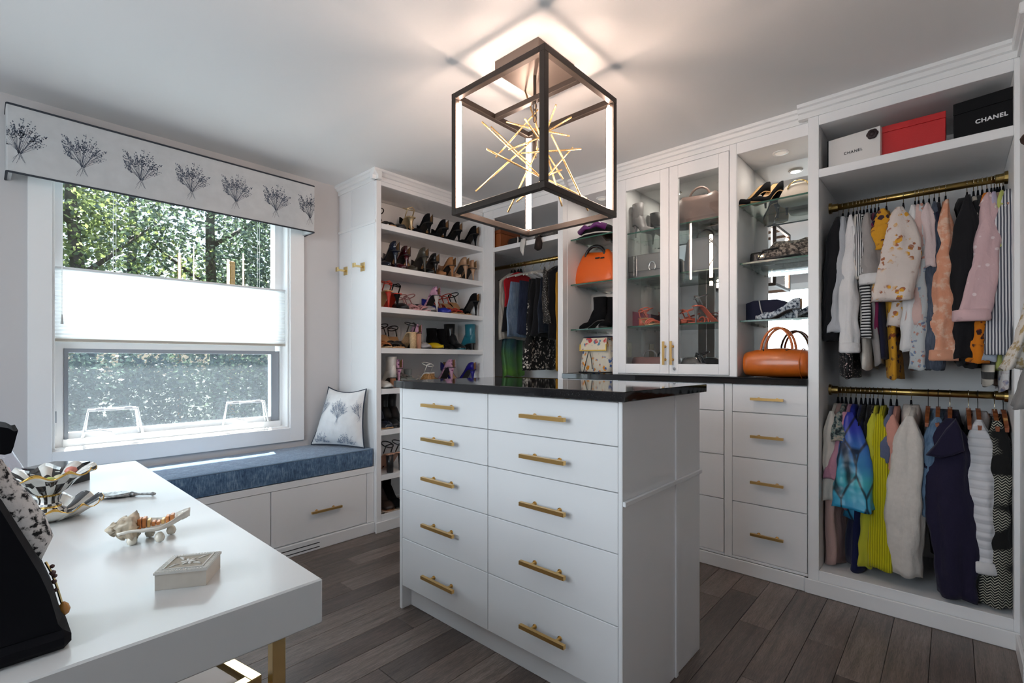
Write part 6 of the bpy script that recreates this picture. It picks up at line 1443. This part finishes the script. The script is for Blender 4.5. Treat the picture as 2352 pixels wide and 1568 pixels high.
MB().tube([(-0.10, -0.09, 0.05), (-0.04, -0.115, 0.075), (0.0, -0.12, 0.06), (0.05, -0.115, 0.085), (0.11, -0.08, 0.06)], [0.022, 0.018, 0.008, 0.020, 0.024], 10).build('bow', M_PUR, e, True)
MB().lathe([(0.1285, 0.018), (0.1295, 0.024), (0.1285, 0.032)], 32, (0, 0, 0), lambda i, th, r: (r * (0.85 + 0.15 * abs(math.cos(th))), 0)).build('white_band', WHL, e, True)
for k, (u, t) in enumerate(((1361, 0.25), (1396, -0.35))):
    shoe('black suede ankle boot on the lower glass shelf, %s the backpack' % ('toe towards the wall above' if k == 0 else 'turned inwards above'), 'boot', BLKS, on(u, 745, 2.99, ZS[2] + 0.0006), PI / 2 - 0.35 + t if k == 0 else PI + 0.2, H=0.055, heel='block', group='black suede boots in the display bay')
e = thing('backpack', 'white backpack with colourful majolica flower print and black straps on the worktop', 'bag', on(1376, 856, 2.985, WTZ), FACE)
M_MAJ = fabric('majolica_print', 'floral', (0.62, 0.58, 0.48), (0.06, 0.13, 0.34), (0.66, 0.25, 0.02), scale=1.9, rough=0.5); M_MAJY = fabric('majolica_flap', 'floral', (0.64, 0.59, 0.46), (0.50, 0.05, 0.05), (0.08, 0.20, 0.30), scale=1.6, rough=0.5)
soft(0.27, 0.15, 0.245, top=0.72, e=0.5).build('pack_body', M_MAJ, e, True)
fl = MB().loft([[(-0.11, -0.083, 0.16), (0.11, -0.083, 0.16), (0.11, -0.076, 0.16), (-0.11, -0.076, 0.16)], [(-0.105, -0.075, 0.21), (0.105, -0.075, 0.21), (0.105, -0.066, 0.21), (-0.105, -0.066, 0.21)], [(-0.098, -0.055, 0.25), (0.098, -0.055, 0.25), (0.098, -0.048, 0.246), (-0.098, -0.048, 0.246)], [(-0.095, 0.03, 0.254), (0.095, 0.03, 0.254), (0.095, 0.03, 0.248), (-0.095, 0.03, 0.248)]]).build('flap', M_MAJY, e)
MB().box(-0.11, 0.11, -0.0855, -0.083, 0.158, 0.166).box(-0.11, -0.103, -0.085, -0.078, 0.166, 0.205).box(0.103, 0.11, -0.085, -0.078, 0.166, 0.205).build('yellow_trim', plain('yellow_leather', (0.60, 0.38, 0.04), 0.4), fl)
MB().box(-0.10, 0.10, -0.052, 0.035, 0.254, 0.263, 0.003).build('top_trim', plain('navy_leather', (0.012, 0.014, 0.04), 0.35), e)
MB().tube([(-0.03, -0.09, 0.155), (-0.04, -0.098, 0.10), (-0.06, -0.094, 0.04), (-0.075, -0.088, 0.006)], 0.0032, 6).tube([(-0.02, -0.09, 0.155), (0.0, -0.10, 0.10), (0.005, -0.096, 0.03)], 0.0032, 6).build('drawstring', BLKL, e, True)
MB().tube([(0.08, 0.05, 0.22), (0.17, 0.04, 0.12), (0.16, -0.03, 0.010), (0.04, -0.10, 0.007), (-0.1, -0.105, 0.007)], 0.006, 8, flat=0.6).build('shoulder_strap', BLKL, e, True)
# --- glass-door cabinet
M_GRB = plain('grey_bag_leather', (0.20, 0.19, 0.19), 0.45); M_BRB = plain('taupe_bag_leather', (0.20, 0.13, 0.11), 0.45)
shoe('grey peep-toe bootie with thin heel on the top shelf behind the glass door', 'boot', M_GRB, on(1478, 520, 3.0, 2.0006), -2.0, H=0.09, heel='stiletto', scale=0.85)
e = thing('shoulder_bag', 'grey flap bag with chain strap and horseshoe clasp behind the glass door', 'bag', on(1488, 650, 3.02, 1.7006), FACE)
soft(0.25, 0.08, 0.165, top=0.97, e=0.3).build('bag_body', M_GRB, e, True); MB().box(-0.12, 0.12, -0.046, -0.041, 0.055, 0.16, 0.003).build('flap', M_GRB, e)
MB().tube([(0.055 + 0.022 * math.cos(a), -0.048, 0.075 + 0.032 * math.sin(a)) for a in [-0.9 + (PI + 1.8) * k / 14 for k in range(15)]], 0.004, 6).build('clasp', M_CHROME, e, True)
for x in (-0.075, -0.055): MB().tube([(x, -0.05, 0.16 - 0.012 * k + (0.003 if k % 2 else 0)) for k in range(13)], [0.0035 if k % 2 else 0.0022 for k in range(13)], 6).build('chain', M_CHROME, e, True)
e = thing('clutch', 'deep pink envelope clutch beside the coral sandals behind the glass', 'bag', on(1462, 755, 3.06, 1.3856), FACE)
MB().prism([(-0.10, 0), (0.10, 0), (0.10, 0.085), (-0.06, 0.12), (-0.10, 0.115)], -0.015, 0.015, 'y').build('clutch_body', plain('raspberry_leather', (0.30, 0.035, 0.08), 0.4), e)
M_COR = plain('coral_strap_leather', (0.70, 0.14, 0.075), 0.4)
for k, (u, sx, r_) in enumerate(((1490, 2.97, -2.2), (1508, 3.05, -0.9), (1572, 3.0, -2.0), (1602, 3.0, -0.6))):
    shoe(('coral gladiator sandal nearest the pink clutch', 'coral gladiator sandal beside the door meeting line', 'coral strappy sandal behind the second glass door', 'flat coral thong sandal behind the second glass door')[k], 'sandal', M_COR, on(u, 755, sx, 1.3856), r_, H=0.05 if k < 2 else 0.02, heel='block', insole=TAN if k < 2 else M_COR, group='coral sandals in the glass cabinet')
shoe('tall grey strappy heel beside the coral sandals behind the second glass door', 'sandal', M_GRB, on(1634, 750, 3.0, 1.3856), -0.8, H=0.10, insole=M_COR)
e = thing('handbag', 'boxy grey-red bag on the floor of the glass cabinet near the handles', 'bag', on(1493, 838, 3.05, WTZ), FACE)
soft(0.24, 0.12, 0.115, top=0.92, e=0.35).build('bag_body', plain('dusty_red_leather', (0.22, 0.09, 0.075), 0.5), e, True); strap_arc(0.10, 0.11, 0.05, 0.005).build('handle', M_GRB, e, True)
e = thing('handbag', 'slouchy taupe leather bag on the top shelf behind the second glass door', 'bag', on(1607, 505, 3.02, 2.0006), FACE)
soft(0.36, 0.16, 0.19, top=0.62, e=0.6, sag=0.03).build('bag_body', M_BRB, e, True); strap_arc(0.14, 0.15, 0.085, 0.007, 0.0).build('handle', M_BRB, e, True)
e = thing('tote_bag', 'stiff grey tote with tall sides on the middle shelf behind the second glass door', 'bag', on(1620, 632, 3.04, 1.7006), FACE)
soft(0.24, 0.12, 0.215, top=0.85, e=0.3).build('bag_body', plain('blue_grey_leather', (0.22, 0.22, 0.235), 0.45), e, True); strap_arc(0.11, 0.21, 0.06, 0.005).build('handle', BLKL, e, True)
e = thing('handbag', 'small ribbed grey shell bag on the floor of the glass cabinet', 'bag', on(1588, 838, 3.0, WTZ), FACE)
soft(0.17, 0.11, 0.105, top=0.6, e=0.8).build('bag_body', plain('gathered_grey', (0.17, 0.155, 0.15), 0.5, bump=1.0, bscale=25, var=0.4), e, True); strap_arc(0.10, 0.09, 0.02, 0.006).build('frame', M_CHROME, e, True)
shoe('silver slingback with black straps on the floor of the glass cabinet', 'sandal', BLKL, on(1636, 838, 3.0, WTZ), -0.7, H=0.07, insole=GRY)
# --- bay above the duffel
M_SND = plain('sand_sole', (0.52, 0.33, 0.15), 0.5)
for k, (u, r_) in enumerate(((1723, 0.35), (1760, 0.1))):
    s_ = shoe('black pearl-heeled slingback %s on the top glass shelf' % ('nearer the cabinet stile' if k == 0 else 'nearer the mirror middle'), 'pump', BLKS, on(u, 470, 2.96 + 0.02 * k, ZS[0] + 0.0006), IN + PI / 2 - 0.35 - r_, H=0.085, insole=M_SND, group='pearl-heeled slingbacks', sole=M_SND, acc=BLKS)
    MB().lathe([(0.001, -0.008), (0.007, -0.004), (0.008, 0), (0.007, 0.004), (0.001, 0.008)], 12, (-0.098, 0, 0.062)).build('pearl', M_PEARL, s_, True)
e = thing('handbag', 'pale beige quilted bag lying on the top glass shelf', 'bag', on(1838, 445, 3.05, ZS[0] + 0.0006), FACE)
soft(0.22, 0.14, 0.10, top=0.6, e=0.6).build('bag_body', plain('beige_quilted', (0.52, 0.46, 0.38), 0.5, bump=0.4, bscale=40), e, True); strap_arc(0.10, 0.07, 0.04, 0.004, -0.05).build('chain_handle', M_BRASSP, e, True)
e = thing('clutch', 'small plain black clutch at the inner end of the middle glass shelf', 'bag', on(1752, 592, 3.05, ZS[1] + 0.0006), FACE)
soft(0.13, 0.06, 0.075, top=0.95, e=0.3).build('clutch_body', BLKL, e, True); MB().box(-0.012, 0.012, -0.034, -0.029, 0.045, 0.055).build('clasp', M_BRASSP, e)
M_SNK = fabric('snakeskin', 'blotch', (0.015, 0.013, 0.012), (0.09, 0.075, 0.065), (0.30, 0.26, 0.22), scale=70, rough=0.35)
e = thing('handbag', 'slouchy black and brown snakeskin bag on the middle glass shelf', 'bag', on(1818, 588, 2.98, ZS[1] + 0.0006), FACE)
soft(0.27, 0.16, 0.11, top=0.62, e=0.7, sag=0.02).build('bag_body', M_SNK, e, True)
MB().tube([(-0.05, -0.075, 0.06), (-0.12, -0.085, 0.055), (-0.15, -0.07, 0.012), (-0.08, -0.085, 0.007), (0.06, -0.088, 0.008)], 0.008, 8, flat=0.7).build('strap', BLKL, e, True)
e = thing('clutch', 'rounded navy velvet clutch with rope trim on the lowest glass shelf', 'bag', on(1762, 728, 3.05, ZS[2] + 0.0006), FACE)
MB().prism([(-0.115, 0), (0.115, 0), (0.115, 0.07), (0.10, 0.105), (0.06, 0.118), (-0.06, 0.118), (-0.10, 0.105), (-0.115, 0.07)], -0.045, 0.045, 'y').build('clutch_body', plain('navy_velvet', (0.006, 0.008, 0.030), 0.9, sheen=0.2), e)
MB().tube([(-0.03, -0.047, 0.118), (-0.02, -0.052, 0.07), (0.0, -0.05, 0.002)], 0.004, 6).build('rope_trim', plain('silver_rope', (0.45, 0.45, 0.45), 0.5), e, True)
M_LEO = fabric('blue_leopard', 'blotch', (0.02, 0.03, 0.06), (0.40, 0.46, 0.52), (0.62, 0.66, 0.70), scale=75)
shoe('blue and white leopard print pointed flat with tan ankle strap, toe towards the stile', 'pump', M_LEO, on(1786, 732, 2.935, ZS[2] + 0.0006), PI / 2 - 0.12, H=0.045, heel='stiletto', group='leopard print shoes')
shoe('blue and white leopard print pointed flat standing behind its pair', 'pump', M_LEO, on(1840, 728, 3.00, ZS[2] + 0.0006), PI / 2 + 0.2, H=0.05, heel='stiletto', group='leopard print shoes')
# duffel
M_DUF = plain('cognac_leather', (0.56, 0.125, 0.012), 0.30, var=0.10, bscale=14, coat=0.25)
a, b_ = on(1716, 868, 2.95, WTZ), on(1866, 868, 2.95, WTZ); wD = abs(a[1] - b_[1]) - 0.012; yc = max((a[1] + b_[1]) / 2, 0.545 + wD / 2)
e = thing('duffel_bag', 'glossy cognac orange leather duffel bag with twin handles on the worktop', 'bag', (2.95, yc, WTZ), FACE)
rs = []
for i in range(15):
    t = i / 14; x = -wD / 2 + wD * t; k = 1 - 0.10 * abs(2 * t - 1) ** 4
    rs.append([(x, 0.105 * k * math.copysign(abs(math.cos(2 * PI * j / 28)) ** 0.8, math.cos(2 * PI * j / 28)), 0.0735 + 0.073 * k * math.copysign(abs(math.sin(2 * PI * j / 28)) ** 0.75, math.sin(2 * PI * j / 28)) + (0.012 * math.sin(PI * t) if math.sin(2 * PI * j / 28) > 0.3 else 0)) for j in range(28)])
MB().loft(rs).build('bag_body', M_DUF, e, True)
for y_, ln_ in ((-0.045, 0.02), (0.04, 0.01)):
    h_ = strap_arc(0.155, 0.135, 0.135, 0.0065, y_, lean=ln_, n=18).build('handle', M_DUF, e, True)
    for sx in (-1, 1): MB().lathe([(0.009, 0.0), (0.009, 0.016), (0.007, 0.018)], 12, (sx * 0.0775, y_, 0.134)).build('ring', M_CHROME, h_, True)
MB().loft([[(0.065 * math.cos(2 * PI * j / 20), -0.055 + 0.040 * math.sin(2 * PI * j / 20), 0.1495 + (0.0 if k == 0 else 0.003) - 0.035 * max(0, -math.sin(2 * PI * j / 20)) ** 2) for j in range(20)] for k in (0, 1)]).build('top_opening', plain('dark_brown_suede', (0.05, 0.022, 0.014), 0.9), e)
MB().tube([(wD / 2 - 0.004, -0.03, 0.12), (wD / 2 + 0.003, -0.035, 0.07), (wD / 2 + 0.002, -0.02, 0.03)], 0.004, 6).build('zip_pull', BLKL, e, True)
MB().tube([(wD / 2 - 0.035 + 0.001, 0.107 * math.cos(a_), 0.0735 + 0.080 * math.sin(a_)) for a_ in [2 * PI * k / 26 for k in range(27)]], 0.003, 6, cap=False).build('piping', M_DUF, e, True)
# --- top shelf of the corner closet
ZC = 2.0684
e = thing('storage_box', 'orange-brown box at the dark end of the corner closet shelf', 'box', on(1152, 560, 2.96, ZC), FACE)
MB().box(-0.10, 0.10, -0.12, 0.12, 0, 0.12, 0.003).build('box_body', plain('burnt_orange_card', (0.26, 0.07, 0.015), 0.5), e); MB().box(-0.102, 0.102, -0.122, 0.122, 0.1205, 0.15, 0.003).build('lid', plain('burnt_orange_lid', (0.22, 0.055, 0.012), 0.5), e)
e = thing('handbag', 'black bag with white trim beside the orange-brown box', 'bag', on(1188, 553, 2.93, ZC), FACE)
soft(0.16, 0.12, 0.07, top=0.8, e=0.5).build('bag_body', BLKL, e, True); MB().tube([(0.06, -0.062, 0.01), (0.062, -0.06, 0.05), (0.05, -0.05, 0.068)], 0.006, 6).build('white_trim', WHL, e, True)
e = thing('feather_scarf', 'white feather scarf end hanging over the closet shelf edge', 'scarf', on(1203, 545, 2.795, ZC - 0.0), FACE)
MB().tube([(0, 0.02, 0.010), (0, -0.004, 0.012), (0.0, -0.012, -0.02), (-0.006, -0.012, -0.07), (0.004, -0.012, -0.115)], [0.020, 0.024, 0.026, 0.020, 0.003], 12, flat=0.35).build('feather', plain('white_feather', (0.60, 0.58, 0.54), 0.9, bump=0.8, bscale=120), e, True)
e = thing('tassel_keyring', 'dark brown fur tassel hanging over the closet shelf edge', 'tassel', on(1240, 538, 2.795, ZC), FACE)
MB().tube([(0, 0.03, 0.006), (0, -0.008, 0.010), (0, -0.020, -0.01), (0.004, -0.020, -0.05), (0.0, -0.020, -0.085), (0.0, -0.020, -0.10)], [0.008, 0.010, 0.022, 0.034, 0.034, 0.012], 14, flat=0.6).build('fur', plain('dark_brown_fur', (0.018, 0.009, 0.006), 0.9, bump=1.0, bscale=90), e, True)
MB().tube([(0.0, -0.012, 0.012), (0.012, -0.016, 0.035), (0.03, -0.01, 0.05)], 0.006, 8).build('loop', plain('beige_loop', (0.55, 0.42, 0.30), 0.6), e, True)
e = thing('cap', 'grey tweed cap on the corner closet shelf beside the divider', 'hat', on(1264, 530, 2.93, ZC), FACE)
MB().lathe([(0.105, 0.0), (0.118, 0.02), (0.118, 0.05), (0.09, 0.085), (0.03, 0.10), (0.0, 0.101)], 28).build('cap_body', fabric('grey_tweed', 'sparkle', (0.07, 0.065, 0.06), (0.24, 0.22, 0.21), scale=150), e, True)
MB().loft([[(-0.09 + 0.18 * t, -0.095 - 0.045 * math.sin(PI * t), 0.008 + dz) for t in [k / 10 for k in range(11)]] + [(0.09 - 0.18 * t, -0.07 - 0.03 * math.sin(PI * t), 0.014 + dz) for t in [k / 10 for k in range(11)]] for dz in (0, 0.004)]).build('peak', MATS['grey_tweed'], e)
